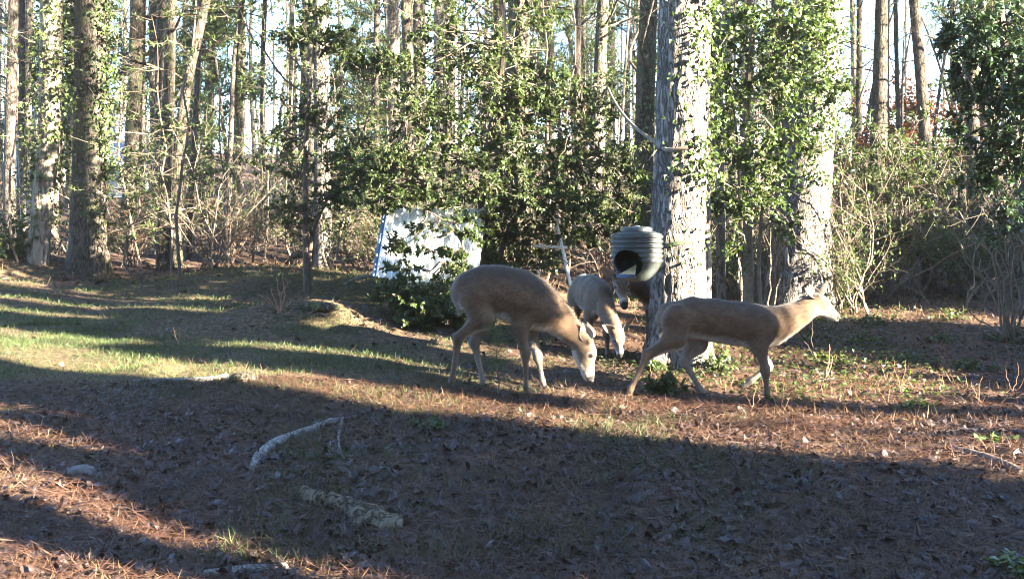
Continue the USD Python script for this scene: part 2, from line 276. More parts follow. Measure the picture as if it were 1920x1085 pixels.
def ivy_on(rng, P, R, z0, z1, count, L, thick, side=None, keep=None):
    """Ivy leaves clothing a trunk between two heights; side: (angle, width) limits it to one flank."""
    z = rng.uniform(z0, z1, count); i = np.clip(np.searchsorted(P[:, 2], z), 0, len(P) - 1)
    a = rng.uniform(0, 2 * PI, count) if side is None else side[0] + rng.normal(size=count) * side[1]
    clump = fbm(np.stack([np.cos(a) * 1.5, np.sin(a) * 1.5, z * 1.6], -1), 3, 11)
    ok = rng.random(count) < np.clip((clump - .36) * 5, 0.03, 1); z, i, a, clump = z[ok], i[ok], a[ok], clump[ok]; m = len(z)
    o = np.stack([np.cos(a), np.sin(a), np.zeros(m)], 1)
    r = R[i] * 1.03 + thick * rng.random(m) ** 1.5 * np.clip(clump * 3 - .6, .15, 1.5)
    c = np.stack([P[i, 0], P[i, 1], z], 1) + o * r[:, None]
    d = unit(o * .5 + rdir(rng, m) * .8 + [0, 0, -.6]); n = unit(o + rng.normal(size=(m, 3)) * .45 + [0, 0, .4])
    return leaves(c, d, n, L * rng.uniform(.6, 1.2, m), L * .85 * rng.uniform(.6, 1.2, m), rng, six=False)

# ------------------------------------------------------------------ trees that the photograph shows one by one
def tree(name, label, cat_, px_path, y, wpx, mat, top=17.0, seed=1, fine=False, ivy=None, limbcount=14, limb_z=4.5, flare=0.25, group=None, sides=16, bottom=None):
    """px_path: (px, py) up the trunk in the photograph, lowest first (its foot is set on the ground); wpx: widths at foot and top of frame."""
    rng = np.random.default_rng(seed)
    if bottom is None:
        b = gp(*px_path[0]) if y is None else None
        if y is None: y = b[1]
    pts = [W(px, py, y) for px, py in px_path]
    x0 = pts[0][0]; pts[0] = on(x0, y, -0.12)
    d = unit(pts[-1] - pts[-2]); last = pts[-1]
    d = unit(d * [.5, .5, 1]); pts += [last + d * (top - last[2]) * .5 + rng.normal(size=3) * [.15, .15, 0], last + d * (top - last[2])]
    r0, r1 = wpx[0] / 2 / FPX * y, wpx[1] / 2 / FPX * y
    zt = (last[2] - pts[0][2]) / (top - pts[0][2])
    radii = np.interp(np.linspace(0, 1, 9), [0, zt, 1], [r0, r1, r1 * .25])
    if fine: v, f, P, R = trunk_mesh(pts, radii, 72, 30, .05, seed, flare, .075, fine_to=last[2] - pts[0][2] + .5, fine=.03)
    else: v, f, P, R = trunk_mesh(pts, radii, sides, 34, .07, seed, flare)
    base = pts[0] + [0, 0, .12]
    t = thing(name, label, cat_, base, group=group)
    obj('trunk', (v, f), mat, t, smooth=True, off=base)
    out = []; limbs(rng, P, R, limb_z, limbcount, 2.6, out, 2, 4)
    if out: obj('limbs', cat(out), mat, t, smooth=True, off=base)
    if seed % 3 != 1 and top > 14:                        # needle crown high above the picture
        m = 150; z = rng.uniform(top * .55, top * 1.02, m); i_ = np.clip(np.searchsorted(P[:, 2], z), 0, len(P) - 1); a = rng.uniform(0, 2 * PI, m); rr = (3.4 - 2.4 * (z - top * .55) / (top * .47)) * rng.random(m) ** .5
        c = np.repeat(np.stack([P[i_, 0] + np.cos(a) * rr, P[i_, 1] + np.sin(a) * rr, z], 1), 24, 0); d = rdir(rng, len(c)) + [0, 0, .3]
        obj('needles', leaves(c + rng.normal(size=c.shape) * .16, d, rdir(rng, len(c)), .34 * rng.uniform(.6, 1.1, len(c)), .05, rng, six=False), NEEDLE, t, off=base)
    if ivy:
        for (z0, z1, n, L, th, side, m) in ivy:
            obj('ivy', ivy_on(rng, P, R, base[2] + z0, base[2] + z1, n, L, th, side), m, t, off=base)
    return t, P, R
T = {}
RIGHT, LEFT, FRONT = 0.0, PI, -PI / 2
T['main'] = tree('tree', 'large straight tree with furrowed grey bark carrying the green feeder barrel', 'tree', [(1268, 690), (1272, 560), (1270, 440), (1277, 300), (1279, 140), (1282, 0)], 10.25, (108, 92), BARK_PINE, 19, 3, fine=True, flare=.5, limb_z=5.5,
     ivy=[(1.7, 5.5, 1500, .055, .14, (-.6, .75), IVY), (.9, 3.3, 260, .05, .06, (-.9, .5), IVY)])
T['second'] = tree('tree', 'thick sunlit tree with ivy, right of the feeder tree and behind the walking deer', 'tree', [(1500, 572), (1500, 480), (1508, 330), (1530, 140), (1545, 0)], 14.6, (124, 74), BARK_PINE, 18, 8, fine=True, flare=.25, limb_z=6,
     ivy=[(1.7, 5.5, 2600, .065, .28, (-1.9, .8), IVY)])
T['ivy_left'] = tree('tree', 'tree near the left edge wrapped in dry ivy above a thin bare foot', 'tree', [(72, 492), (78, 400), (92, 250), (96, 100), (97, 0)], 16.8, (36, 44), BARK_PALE, 15, 12, ivy=[(1.2, 5.6, 3600, .075, .30, None, IVY_DRY), (.5, 1.6, 260, .07, .12, None, IVY_DRY)])
T['left_big'] = tree('tree', 'thick dark trunk with ivy up its right side, beside the dry ivy tree', 'tree', [(164, 506), (165, 430), (170, 250), (172, 100), (172, 0)], 16.9, (66, 60), BARK_DARK, 18, 13, fine=False, sides=28, flare=.3, ivy=[(1.4, 5.6, 1500, .07, .16, (-.25, .5), IVY), (.6, 3, 300, .06, .08, (-.7, .8), IVY_DRY)])
rows = [  # foot px,py ... (px at several py), depth, widths, material, label
    ([(20, 470), (18, 330), (22, 150), (26, 0)], 21, (24, 18), BARK_GREY, 'slim grey tree at the very left edge of the frame'),
    ([(101, 470), (103, 350), (110, 160)], 19, (17, 12), BARK_GREY, 'thin tree close behind the foot of the dry ivy tree'),
    ([(243, 400), (246, 300), (256, 120), (259, 0)], 25, (26, 30), BARK_DARK, 'dark tree right of the thick ivy-sided trunk, leaning slightly right'),
    ([(266, 400), (267, 250), (268, 100), (269, 0)], 26, (10, 9), BARK_PALE, 'pale slender tree touching the dark leaning tree'),
    ([(296, 420), (298, 300), (301, 120), (303, 0)], 27, (24, 18), BARK_GREY, 'grey tree with sunlit right flank left of the forked dark pair'),
    ([(308, 512), (310, 380), (315, 200), (322, 0)], 17.5, (30, 18), BARK_DARK, 'straight dark tree rising from the brush beside the leaning one'),
    ([(334, 505), (330, 340), (341, 230), (356, 130), (373, 60), (386, 0)], 18.2, (24, 17), BARK_DARK, 'dark tree that curves and leans to the right'),
    ([(352, 500), (360, 330), (370, 150), (376, 0)], 19.5, (12, 9), BARK_GREY, 'thin tree just right of the leaning dark tree'),
    ([(426, 490), (430, 330), (435, 215), (441, 100), (455, 0)], 19, (14, 9), BARK_GREY, 'slender tree with sunlit upper stem between leaning tree and holly'),
    ([(583, 522), (584, 380), (585, 200), (586, 0)], 18.3, (22, 18), BARK_GREY, 'left stem of the bluish twin trunks behind the holly'),
    ([(607, 524), (605, 380), (603, 200), (601, 0)], 17.8, (34, 30), BARK_PINE, 'right stem of the bluish twin trunks behind the holly'),
    ([(968, 500), (968, 250), (972, 90), (976, 0)], 19, (48, 40), BARK_DARK, 'dark trunk rising above the middle of the holly'),
    ([(940, 480), (938, 250), (936, 0)], 23, (26, 22), BARK_DARK, 'narrow dark trunk left of the one above the holly'),
    ([(1112, 500), (1114, 360), (1124, 150), (1131, 0)], 18, (30, 22), BARK_GREY, 'mossy grey trunk left of the feeder tree, above the second deer'),
    ([(1206, 500), (1207, 300), (1212, 120), (1216, 0)], 16, (40, 34), BARK_DARK, 'dark trunk close on the left of the feeder tree'),
    ([(1323, 590), (1324, 450), (1322, 250), (1326, 0)], 11.6, (20, 18), BARK_PALE, 'pale thin trunk close on the right of the feeder tree'),
    ([(1640, 545), (1646, 330), (1650, 150), (1653, 0)], 18, (42, 22), BARK_DARK, 'straight dark tree standing clear against the bright gap on the right'),
    ([(1689, 520), (1688, 340), (1682, 150), (1679, 0)], 20, (9, 8), BARK_DARK, 'very thin dark tree right of the straight dark one'),
    ([(1744, 560), (1739, 400), (1733, 230), (1722, 90), (1714, 0)], 17, (24, 19), BARK_DARK, 'dark tree leaning left among the russet leaves'),
    ([(1610, 500), (1610, 300), (1611, 140), (1611, 0)], 24, (13, 11), BARK_DARK, 'thin dark tree beside the second big trunk, against the sky'),
    ([(707, 430), (706, 250), (705, 90), (708, 0)], 22, (12, 11), BARK_GREY, 'thin trunk in the bright gap left of the holly top'),
    ([(769, 430), (767, 230), (766, 120), (760, 0)], 21, (22, 20), BARK_DARK, 'bluish trunk seen through the holly above the white panel'),
    ([(1081, 430), (1081, 250), (1083, 90), (1085, 0)], 24, (12, 10), BARK_GREY, 'thin trunk in the gap right of the holly top'),
    ([(1470, 520), (1466, 300), (1460, 100), (1458, 0)], 19, (26, 24), BARK_GREY, 'grey trunk behind the ivy between the two big trees'),
    ([(1352, 540), (1349, 300), (1348, 150), (1350, 0)], 15.5, (18, 17), BARK_PALE, 'pale trunk just right of the thin pale one by the feeder tree'),
    ([(495, 470), (494, 300), (492, 130), (497, 0)], 26, (11, 9), BARK_GREY, 'thin tree in the bright strip left of the holly'),
    ([(1830, 540), (1826, 330), (1822, 120), (1822, 0)], 17.5, (26, 22), BARK_DARK, 'dark trunk behind the dark evergreen at the right edge'),
]
for k, (pp, y, w, m, lab) in enumerate(rows):
    iv = None
    if lab.startswith(('dark trunk close', 'mossy')): iv = [(1.0, 5.5, 700, .06, .12, None, IVY)]
    if lab.startswith(('grey tree with', 'dark tree right', 'pale trunk just', 'grey trunk behind')): iv = [(.5, 5, 380, .07, .10, None, IVY)]
    tree('tree', lab, 'tree', pp, y, w, m, 14 + (k * 37 % 6), 40 + k, limbcount=12, limb_z=3.2, ivy=iv, sides=14, flare=.15)

# ------------------------------------------------------------------ kinds of far trees, instanced
def make_kind(kname, seed, h, r, mat, pine, brown=False):
    rng = np.random.default_rng(seed); k = proto(kname)
    pts = [np.array([0, 0, -.3]), np.array([rng.normal() * .15, rng.normal() * .15, h * .4]), np.array([rng.normal() * .5, rng.normal() * .5, h])]
    v, f, P, R = trunk_mesh(pts, [r, r * .8, r * .55, r * .2], 9, 16, .06, seed, .25)
    obj('trunk', (v, f), mat, k, smooth=True)
    out, lv = [], []
    if pine:
        for j in range(26):
            z = h * rng.uniform(.2 if pine == 'low' else .33, 1.0); i = int(np.clip(np.searchsorted(P[:, 2], z), 1, len(P) - 1)); a = rng.uniform(0, 2 * PI); L = (1.1 - z / h) * h * .22 + .5
            p = branchset(rng, P[i], [math.cos(a), math.sin(a), .25], L, .03, 1, out, kids=5)
            for e in np.vstack([p[3:], p[3:] + rng.normal(size=p[3:].shape) * .3]):
                m = 22; d = rdir(rng, m) + [0, 0, .3]; lv.append(leaves(np.repeat(e[None], m, 0) + rng.normal(size=(m, 3)) * .08, d, rdir(rng, m), .26 * rng.uniform(.6, 1.1, m), .03, rng, six=False))
        obj('limbs', cat(out), mat, k, smooth=True); obj('needles', cat(lv), NEEDLE, k)
    else:
        limbs(rng, P, R, h * .22, 17, h * .22, out, 2, 5)
        obj('limbs', cat(out), mat, k, smooth=True)
        if brown:
            c = np.vstack([o[0] for o in out]); c = c[c[:, 2] < h * .6]; c = c[rng.integers(0, len(c), 1100)]; m = len(c)
            obj('leaves', leaves(c + rng.normal(size=(m, 3)) * .05, rdir(rng, m) + [0, 0, -.6], rdir(rng, m), .12 * rng.uniform(.6, 1.2, m), .07, rng, six=False), BROWNLEAF, k)
    return k
PINES = [make_kind(f'pine_{i}', 200 + i, [21, 24, 18, 22][i], [.13, .16, .10, .17][i], [BARK_GREY, BARK_DARK, BARK_GREY, BARK_PALE][i], True) for i in range(4)]
BARES = [make_kind(f'bare_{i}', 230 + i, [14, 17, 11, 9][i], [.11, .15, .08, .06][i], [BARK_GREY, BARK_PALE, BARK_GREY, BARK_PALE][i], False) for i in range(4)]
RUSSET = [make_kind(f'russet_{i}', 250 + i, [6, 7.5][i], [.05, .06][i], BARK_GREY, False, True) for i in range(2)]
MARKS = [(-300, "the left frame edge"), (95, 'the dry ivy tree'), (168, "the ivy-sided trunk"), (345, "the right-leaning tree"), (455, "the slender tree"), (600, 'the bluish twin trunks'), (810, "the white panel"), (965, "the holly's dark trunk"), (1122, 'the mossy grey trunk'), (1278, 'the feeder tree'), (1515, 'the second big tree'), (1650, "the straight dark tree"), (1735, "the left-leaning tree"), (1860, "the dark evergreen"), (2400, "the right frame edge")]
def between(loc):
    px = CX + loc[0] / loc[1] * FPX; k = int(np.clip(np.searchsorted([m[0] for m in MARKS], px), 1, len(MARKS) - 1))
    return f'between {MARKS[k - 1][1]} and {MARKS[k][1]}'
rng = np.random.default_rng(5)
taken = []
def scatter(n, y0, y1, kinds, name, label, cat_, group, sc=(.85, 1.2), gap=1.2, sky_gap=True, power=1.0):
    made = 0
    for _ in range(n * 40):
        if made == n: break
        y = y0 + (y1 - y0) * rng.random() ** power; x = rng.uniform(-.56, .56) * y
        px = CX + x / y * FPX
        if any((x - a) ** 2 + (y - b) ** 2 < gap ** 2 for a, b in taken): continue
        if 1560 < px < 1780 and rng.random() < (.75 if y < 50 else .6): continue
        if (390 < px < 470 or 650 < px < 725 or 1000 < px < 1075) and y > 40 and rng.random() < .6: continue      # the wood opens here
        taken.append((x, y)); made += 1
        w_ = between((x, y)); instance(kinds[rng.integers(len(kinds))], name, f'{label} {w_}', cat_, on(x, y), rng.uniform(0, 6.28), f'{group} {w_}', rng.uniform(*sc))
scatter(40, 27, 48, PINES, 'pine_tree', 'tall pine', 'pine tree', 'tall pines')
scatter(90, 48, 105, PINES, 'pine_tree', 'distant pine', 'pine tree', 'distant pines', power=.8)
scatter(60, 21, 50, BARES, 'bare_tree', 'slim leafless tree', 'bare tree', 'slim leafless trees', gap=.8)
scatter(60, 50, 105, BARES, 'bare_tree', 'distant leafless tree', 'bare tree', 'distant leafless trees')
YOUNG = [make_kind(f'young_pine_{i}', 270 + i, [7, 9, 6][i], [.06, .08, .05][i], BARK_GREY, 'low') for i in range(3)]
scatter(34, 26, 60, YOUNG, 'young_pine', 'young pine', 'pine tree', 'young pines', gap=.8)
for i, (px, y) in enumerate([(1700, 21), (1755, 22), (1665, 25), (1790, 23), (1720, 29), (1630, 27), (1570, 24), (1110, 27)]):
    instance(RUSSET[i % 2], 'russet_tree', 'small tree holding russet dead leaves in the gap on the right' if i < 7 else 'small tree holding russet leaves seen left of the feeder tree', 'tree', on(xat(px, y), y), i * 1.3, 'russet saplings on the right' if i < 7 else None, .75 + .1 * (i % 3))

# ------------------------------------------------------------------ brush: thin-stemmed shrubs under the trees
def make_brush(kname, seed, h, stems, leafmat, nleaf, L, mat):
    rng = np.random.default_rng(seed); k = proto(kname); out = []
    for j in range(stems):
        a = rng.uniform(0, 2 * PI); branchset(rng, [rng.normal() * .12, rng.normal() * .12, -.05], [math.cos(a) * .5, math.sin(a) * .5, 1], h * rng.uniform(.5, 1.1), .011, 2, out, up=.05, kids=5)
    obj('stems', cat(out), mat, k)
    c = np.vstack([o[0] for o in out]); c = c[c[:, 2] > .15]; c = c[rng.integers(0, len(c), nleaf)]
    obj('leaves', leaves(c + rng.normal(size=c.shape) * .02, rdir(rng, nleaf) + [0, 0, -.2], rdir(rng, nleaf) + [0, 0, .8], L * rng.uniform(.5, 1.2, nleaf), L * .55, rng, six=False), leafmat, k)
    return k
BRUSH = [make_brush('brush_0', 300, 1.7, 7, IVY, 500, .05, TWIG), make_brush('brush_1', 301, 1.3, 9, BROWNLEAF, 260, .05, TWIG), make_brush('brush_2', 302, 2.2, 6, IVY_DRY, 420, .05, TWIG_PALE), make_brush('brush_3', 303, 1.2, 8, HOLLY, 900, .055, TWIG)]
rng = np.random.default_rng(17)
BNAME = ['green-leaved brush', 'brown-leaved brush', 'pale-stemmed brush', 'dark evergreen brush']
for i in range(120):
    px = rng.uniform(-20, 1940); y = rng.uniform(16.6, 26) if px < 640 or px > 1560 else rng.uniform(15.5, 24)
    if i >= 105: px = rng.uniform(1500, 1930); y = rng.uniform(13.8, 17.5)
    kk = int(rng.choice([0, 1, 2, 3], p=[.25, .15, .2, .4] if px < 640 else [.32, .22, .22, .24])); w_ = between((xat(px, y), y)).replace('between ', 'under trees between ' if y > 17.5 else 'at wood edge between ')
    instance(BRUSH[kk], 'brush', f'{BNAME[kk]} {w_}', 'shrub', on(xat(px, y), y), rng.uniform(0, 6), f'{BNAME[kk]} {w_}', rng.uniform(.7, 1.3))

def make_sapling(kname, seed, h, mat, n, L):
    rng = np.random.default_rng(seed); k = proto(kname); out, lv = [], []
    p = wander(rng, [0, 0, -.1], [rng.normal() * .3, rng.normal() * .3, h], 12, .25); out.append(tube(p, np.linspace(.022, .006, 12), 6))
    for j in range(n):
        i = rng.integers(3, 12); a = rng.uniform(0, 2 * PI); r = h * rng.uniform(.12, .3); e = p[i] + [math.cos(a) * r, math.sin(a) * r, rng.uniform(-.15, .25) * h * .4]
        q = wander(rng, p[i], e, 6, r * .15); out.append(tube(q, np.linspace(.007, .002, 6), 3, False))
        for b_ in range(4):
            t_, l_ = spray(rng, q[2 + b_ % 4], q[2 + b_ % 4] + rdir(rng, 1)[0] * [.25, .25, .12], 13, L, L * .55, six=False); out.append(t_); lv.append(l_)
    obj('stem', cat(out), TWIG, k); obj('leaves', cat(lv), mat, k); return k
SAPS = [make_sapling('sapling_0', 500, 4.6, HOLLY, 30, .06), make_sapling('sapling_1', 501, 3.4, IVY, 24, .06), make_sapling('sapling_2', 502, 6.0, IVY, 34, .065), make_sapling('sapling_3', 503, 2.2, HOLLY, 26, .06)]
rng = np.random.default_rng(61)
for i, px in enumerate(list(rng.uniform(430, 760, 13)) + list(rng.uniform(1000, 1260, 11)) + list(rng.uniform(1290, 1480, 7)) + list(rng.uniform(1560, 1900, 13)) + list(rng.uniform(-10, 420, 9))):
    y = rng.uniform(15.5, 22) if not 1560 < px < 1760 else rng.uniform(15.5, 18); kk = int(rng.choice(4)) if not 1560 < px < 1760 else 3; w_ = between((xat(px, y), y))
    instance(SAPS[kk], 'evergreen_sapling', f"{['slender dark', 'slender yellowish', 'tall yellowish', 'low dark'][kk]} leafy sapling {w_}", 'sapling', on(xat(px, y), y), i, f"{['slender dark', 'slender yellowish', 'tall yellowish', 'low dark'][kk]} saplings {w_}", rng.uniform(.8, 1.15))

# ------------------------------------------------------------------ evergreens: leafy sprays grown from stems through ellipsoid masses
def evergreen(name, label, cat_, stems, blobs, L, Wd, mat, seed, per=24, twig=.32, tmat=TWIG, group=None, dens=1.5):
    """stems: (list of world points, radius); blobs: (px, py, y, rx_px, rz_px, ry_m, sprays)."""
    rng = np.random.default_rng(seed); base = np.array(stems[0][0][0], float); wood, lv = [], []
    skel = []
    for pts, r in stems:
        p = spline(pts, 24); wood.append(tube(p, np.linspace(r, r * .3, 24), 7)); skel.append(p)
    skel = np.vstack(skel)
    for (px, py, y, rx, rz, ry, n) in blobs:
        c = W(px, py, y); s = FPX / y; n = int(n * dens)
        hub = skel[np.argmin(np.linalg.norm((skel - c) * [1, 1, 1.3], axis=1))]
        arms = []
        for k in range(max(2, n // 9)):
            e = c + rng.normal(size=3) * [rx / s * .5, ry * .5, rz / s * .45]
            a = wander(rng, hub, e, 9, np.linalg.norm(e - hub) * .16); wood.append(tube(a, np.linspace(.014, .004, 9), 4, False)); arms.append(a[3:])
        arms = np.vstack(arms)
        u = rdir(rng, n) * (rng.random((n, 1)) ** .45); tips = c + u * [rx / s, ry, rz / s]
        for tip in tips:
            b0 = arms[np.argmin(np.linalg.norm(arms - tip, axis=1))]; dd = tip - b0; dist = np.linalg.norm(dd)
            if dist > twig:
                m_ = tip - dd / dist * twig * rng.uniform(.7, 1.1); wood.append(tube(np.array([b0, (b0 + m_) / 2 + rng.normal(size=3) * .03, m_]), [.004, .003, .003], 3, False)); b0 = m_
            t_, l_ = spray(rng, b0, tip, per, L, Wd); wood.append(t_); lv.append(l_)
    t = thing(name, label, cat_, base, group=group)
    obj('branches', cat(wood), tmat, t, off=base); obj('leaves', cat(lv), mat, t, off=base)
    return t
b = on(xat(925, 13.2), 13.2, -.05)
evergreen('holly_tree', 'broad dense holly behind the grazing deer, over the white panel', 'holly tree',
    [([b, W(915, 500, 13.2), W(905, 380, 13.2), W(930, 200, 13.2), W(920, -60, 13.3)], .075), ([b + [.1, .1, 0], W(960, 420, 13.3), W(1040, 330, 13.3), W(1120, 290, 13.4)], .05), ([b + [-.1, 0, 0], W(860, 420, 13.1), W(780, 330, 13.0), W(690, 300, 13.0)], .05)],
    [(860, 85, 13.2, 120, 85, .8, 70), (945, 190, 13.0, 150, 110, .9, 120), (790, 215, 13.1, 90, 70, .7, 45), (880, 290, 12.8, 170, 60, .8, 95), (720, 310, 12.9, 110, 40, .6, 60), (760, 370, 12.8, 130, 36, .6, 75), (1080, 290, 13.2, 120, 70, .7, 70),
     (960, 360, 12.7, 150, 60, .8, 95), (1060, 385, 12.9, 110, 40, .7, 55), (1180, 330, 13.3, 50, 60, .5, 22), (985, 450, 13.2, 100, 50, .6, 55), (955, 500, 13.1, 95, 45, .5, 45), (1010, 30, 13.5, 60, 40, .6, 14), (850, -40, 13.2, 160, 60, .8, 60), (915, 425, 12.9, 40, 60, .4, 22), (1110, 200, 13.4, 60, 60, .6, 30), (1010, 180, 13.3, 80, 70, .6, 50), (1150, 400, 13.4, 60, 50, .5, 30), (1100, 440, 13.4, 60, 40, .5, 26), (760, 130, 13.2, 60, 60, .6, 16)],
    .052, .026, HOLLY, 71, dens=2.0)
b = on(xat(575, 14.2), 14.2, -.05)
evergreen('holly_tree', 'sparse holly with a bright sunlit top, left of the broad holly', 'holly tree',
    [([b, W(572, 420, 14.2), W(575, 250, 14.2), W(590, 80, 14.1), W(600, -60, 14.1)], .04), ([b + [.1, 0, 0], W(610, 380, 14.2), W(660, 290, 14), W(700, 160, 13.8)], .03)],
    [(520, 260, 14.3, 50, 90, .6, 26), (560, 400, 14.3, 60, 60, .5, 26), (600, 200, 14.2, 60, 60, .5, 26), (585, 70, 14, 95, 38, .6, 60), (690, 118, 13.8, 70, 26, .5, 34), (600, 20, 14.2, 60, 30, .5, 14), (640, 290, 14, 75, 60, .6, 42), (640, 370, 13.9, 70, 40, .5, 32), (560, 230, 14.4, 60, 70, .6, 20), (680, 340, 13.8, 70, 30, .5, 26), (540, 320, 14.5, 50, 60, .5, 12)],
    .052, .026, HOLLY, 72, dens=1.8)
b = on(xat(790, 12.0), 12.0, -.05)
evergreen('holly_bush', 'low dense bush in front of the white panel, beside the grazing deer', 'bush',
    [([b, W(790, 570, 12), W(780, 540, 11.9)], .03), ([b + [.2, .1, 0], W(850, 560, 12), W(880, 520, 12)], .03), ([b + [-.15, 0, 0], W(740, 560, 11.9), W(720, 530, 11.8)], .02)],
    [(745, 545, 11.8, 62, 34, .45, 60), (800, 565, 11.7, 80, 45, .5, 85), (855, 575, 11.9, 60, 45, .5, 60), (780, 605, 11.6, 60, 22, .4, 30), (850, 520, 12.2, 50, 30, .4, 26), (905, 560, 12.3, 50, 50, .4, 30)],
    .048, .026, HOLLY, 73, dens=1.7)
b = on(xat(850, 12.2), 12.2, -.05)
evergreen('holly_sapling', 'thin dark sapling crossing in front of the white panel', 'sapling',
    [([b, W(872, 500, 12.2), W(862, 440, 12.2), W(842, 400, 12.2)], .022), ([W(866, 455, 12.2), W(845, 425, 12.2), W(800, 395, 12.2)], .012)],
    [(835, 475, 12.15, 48, 14, .25, 20), (770, 470, 12.15, 55, 12, .25, 10), (880, 440, 12.15, 28, 18, .25, 10), (735, 455, 12.1, 28, 26, .2, 9), (800, 430, 12.2, 70, 26, .25, 10), (760, 500, 12.1, 60, 16, .25, 12), (850, 505, 12.1, 40, 14, .25, 9), (870, 410, 12.3, 40, 16, .25, 8)], .045, .025, HOLLY, 74, dens=1.9)
b = on(xat(1400, 13.2), 13.2, -.05)
evergreen('ivy_thicket', 'ivy-hung stems with bright leaves between the two big trees', 'shrub',
    [([b, W(1402, 450, 13.2), W(1398, 250, 13.1), W(1410, 80, 13), W(1420, -60, 13)], .075), ([b + [.08, .05, 0], W(1388, 400, 13.3), W(1375, 200, 13.2), W(1340, 60, 13)], .03), ([b + [.2, 0, 0], W(1425, 440, 13.1), W(1450, 260, 13), W(1490, 60, 12.8)], .03)],
    [(1330, 130, 12.6, 50, 70, .5, 34), (1340, 250, 12.6, 45, 60, .4, 26), (1510, 60, 12.4, 70, 80, .6, 60), (1520, 260, 12.6, 50, 60, .5, 26), (1480, 420, 12.9, 40, 50, .4, 16), (1375, 60, 12.8, 90, 70, .7, 60), (1450, 60, 12.6, 90, 80, .7, 80), (1400, 180, 12.8, 90, 80, .6, 60), (1480, 160, 12.5, 75, 80, .6, 60), (1440, 270, 12.6, 80, 50, .5, 42), (1385, 300, 12.9, 50, 60, .4, 24), (1360, 385, 12.6, 62, 36, .5, 36), (1420, 370, 12.6, 60, 60, .5, 36), (1460, 330, 12.6, 50, 70, .4, 30), (1560, 170, 12.6, 52, 26, .4, 26), (1330, 340, 12.4, 30, 30, .3, 10), (1375, 470, 13.0, 30, 60, .3, 14)],
    .056, .042, IVY, 75, per=13, tmat=TWIG_PALE, dens=1.2)
b = on(xat(2010, 10.6), 10.6, -.05)
evergreen('evergreen_tree', 'dark broad-leaved evergreen filling the right edge', 'evergreen tree',
    [([b, W(1990, 420, 10.6), W(1930, 250, 10.6), W(1880, 60, 10.6), W(1880, -100, 10.6)], .09), ([W(1888, 300, 10.6), W(1840, 200, 10.6), W(1800, 110, 10.7)], .03)],
    [(1850, 60, 10.6, 85, 80, .7, 85), (1880, 170, 10.5, 90, 80, .7, 90), (1815, 130, 10.8, 48, 60, .5, 34), (1890, 280, 10.5, 70, 60, .6, 60), (1840, 330, 10.8, 45, 40, .5, 24), (1930, 130, 10.2, 60, 150, .8, 60), (1880, -60, 10.6, 100, 60, .8, 60), (1900, 380, 10.6, 60, 60, .5, 18), (1790, 60, 11, 40, 60, .5, 16), (1800, 250, 11, 40, 50, .5, 12), (1870, 440, 10.8, 50, 40, .5, 10), (1990, 200, 9.8, 60, 200, .8, 90)],
    .075, .030, MAGNOLIA, 76, per=20, dens=1.2)

# ------------------------------------------------------------------ deer
def surface_nets(f, origin, h):
    s = f < 0; n = np.array(f.shape)
    corner = [(i, j, k) for i in (0, 1) for j in (0, 1) for k in (0, 1)]
    cnt = sum(s[i:n[0] - 1 + i, j:n[1] - 1 + j, k:n[2] - 1 + k].astype(np.int8) for i, j, k in corner)
    idx = np.argwhere((cnt > 0) & (cnt < 8)); num = np.full(n - 1, -1, int); num[tuple(idx.T)] = np.arange(len(idx))
    pos = np.zeros((len(idx), 3)); w = np.zeros(len(idx))
    for a in range(3):
        for c in corner:
            if c[a]: continue
            c0 = np.array(c); c1 = c0.copy(); c1[a] = 1
            v0, v1 = f[tuple((idx + c0).T)], f[tuple((idx + c1).T)]; x = (v0 < 0) != (v1 < 0)
            t = np.where(x, v0 / np.where(x, v0 - v1, 1), 0)
            pos += np.where(x[:, None], c0 + t[:, None] * (c1 - c0), 0); w += x
    V = origin + (idx + pos / w[:, None]) * h
    F = []
    for a in range(3):
        b, c = (a + 1) % 3, (a + 2) % 3
        sl0 = [slice(None)] * 3; sl1 = [slice(None)] * 3; sl0[a] = slice(0, n[a] - 1); sl1[a] = slice(1, n[a])
        s0, s1 = s[tuple(sl0)], s[tuple(sl1)]; e = np.argwhere(s0 != s1); e = e[(e[:, b] > 0) & (e[:, c] > 0) & (e[:, b] < n[b] - 1) & (e[:, c] < n[c] - 1)]
        eb, ec = np.eye(3, dtype=int)[b], np.eye(3, dtype=int)[c]
        q = np.stack([num[tuple((e - eb - ec).T)], num[tuple((e - ec).T)], num[tuple(e.T)], num[tuple((e - eb).T)]], 1)
        flip = ~s0[tuple(e.T)]; q[flip] = q[flip][:, ::-1]; F.append(q)
    q = np.vstack(F); return V, np.vstack([q[:, [0, 1, 2]], q[:, [0, 2, 3]]])
def cone_d(p, a, b, ra, rb, sq):
    """Distance to a round cone flattened sideways (local y) by sq."""
    s = np.array([1, 1 / sq, 1]); a, b, p = a * s, b * s, p * s; ab = b - a; L = ab @ ab + 1e-9
    t = np.clip((p - a) @ ab / L, 0, 1)
    return (np.linalg.norm(p - a - t[..., None] * ab, axis=-1) - (ra + (rb - ra) * t)) * (sq if sq < 1 else 1)
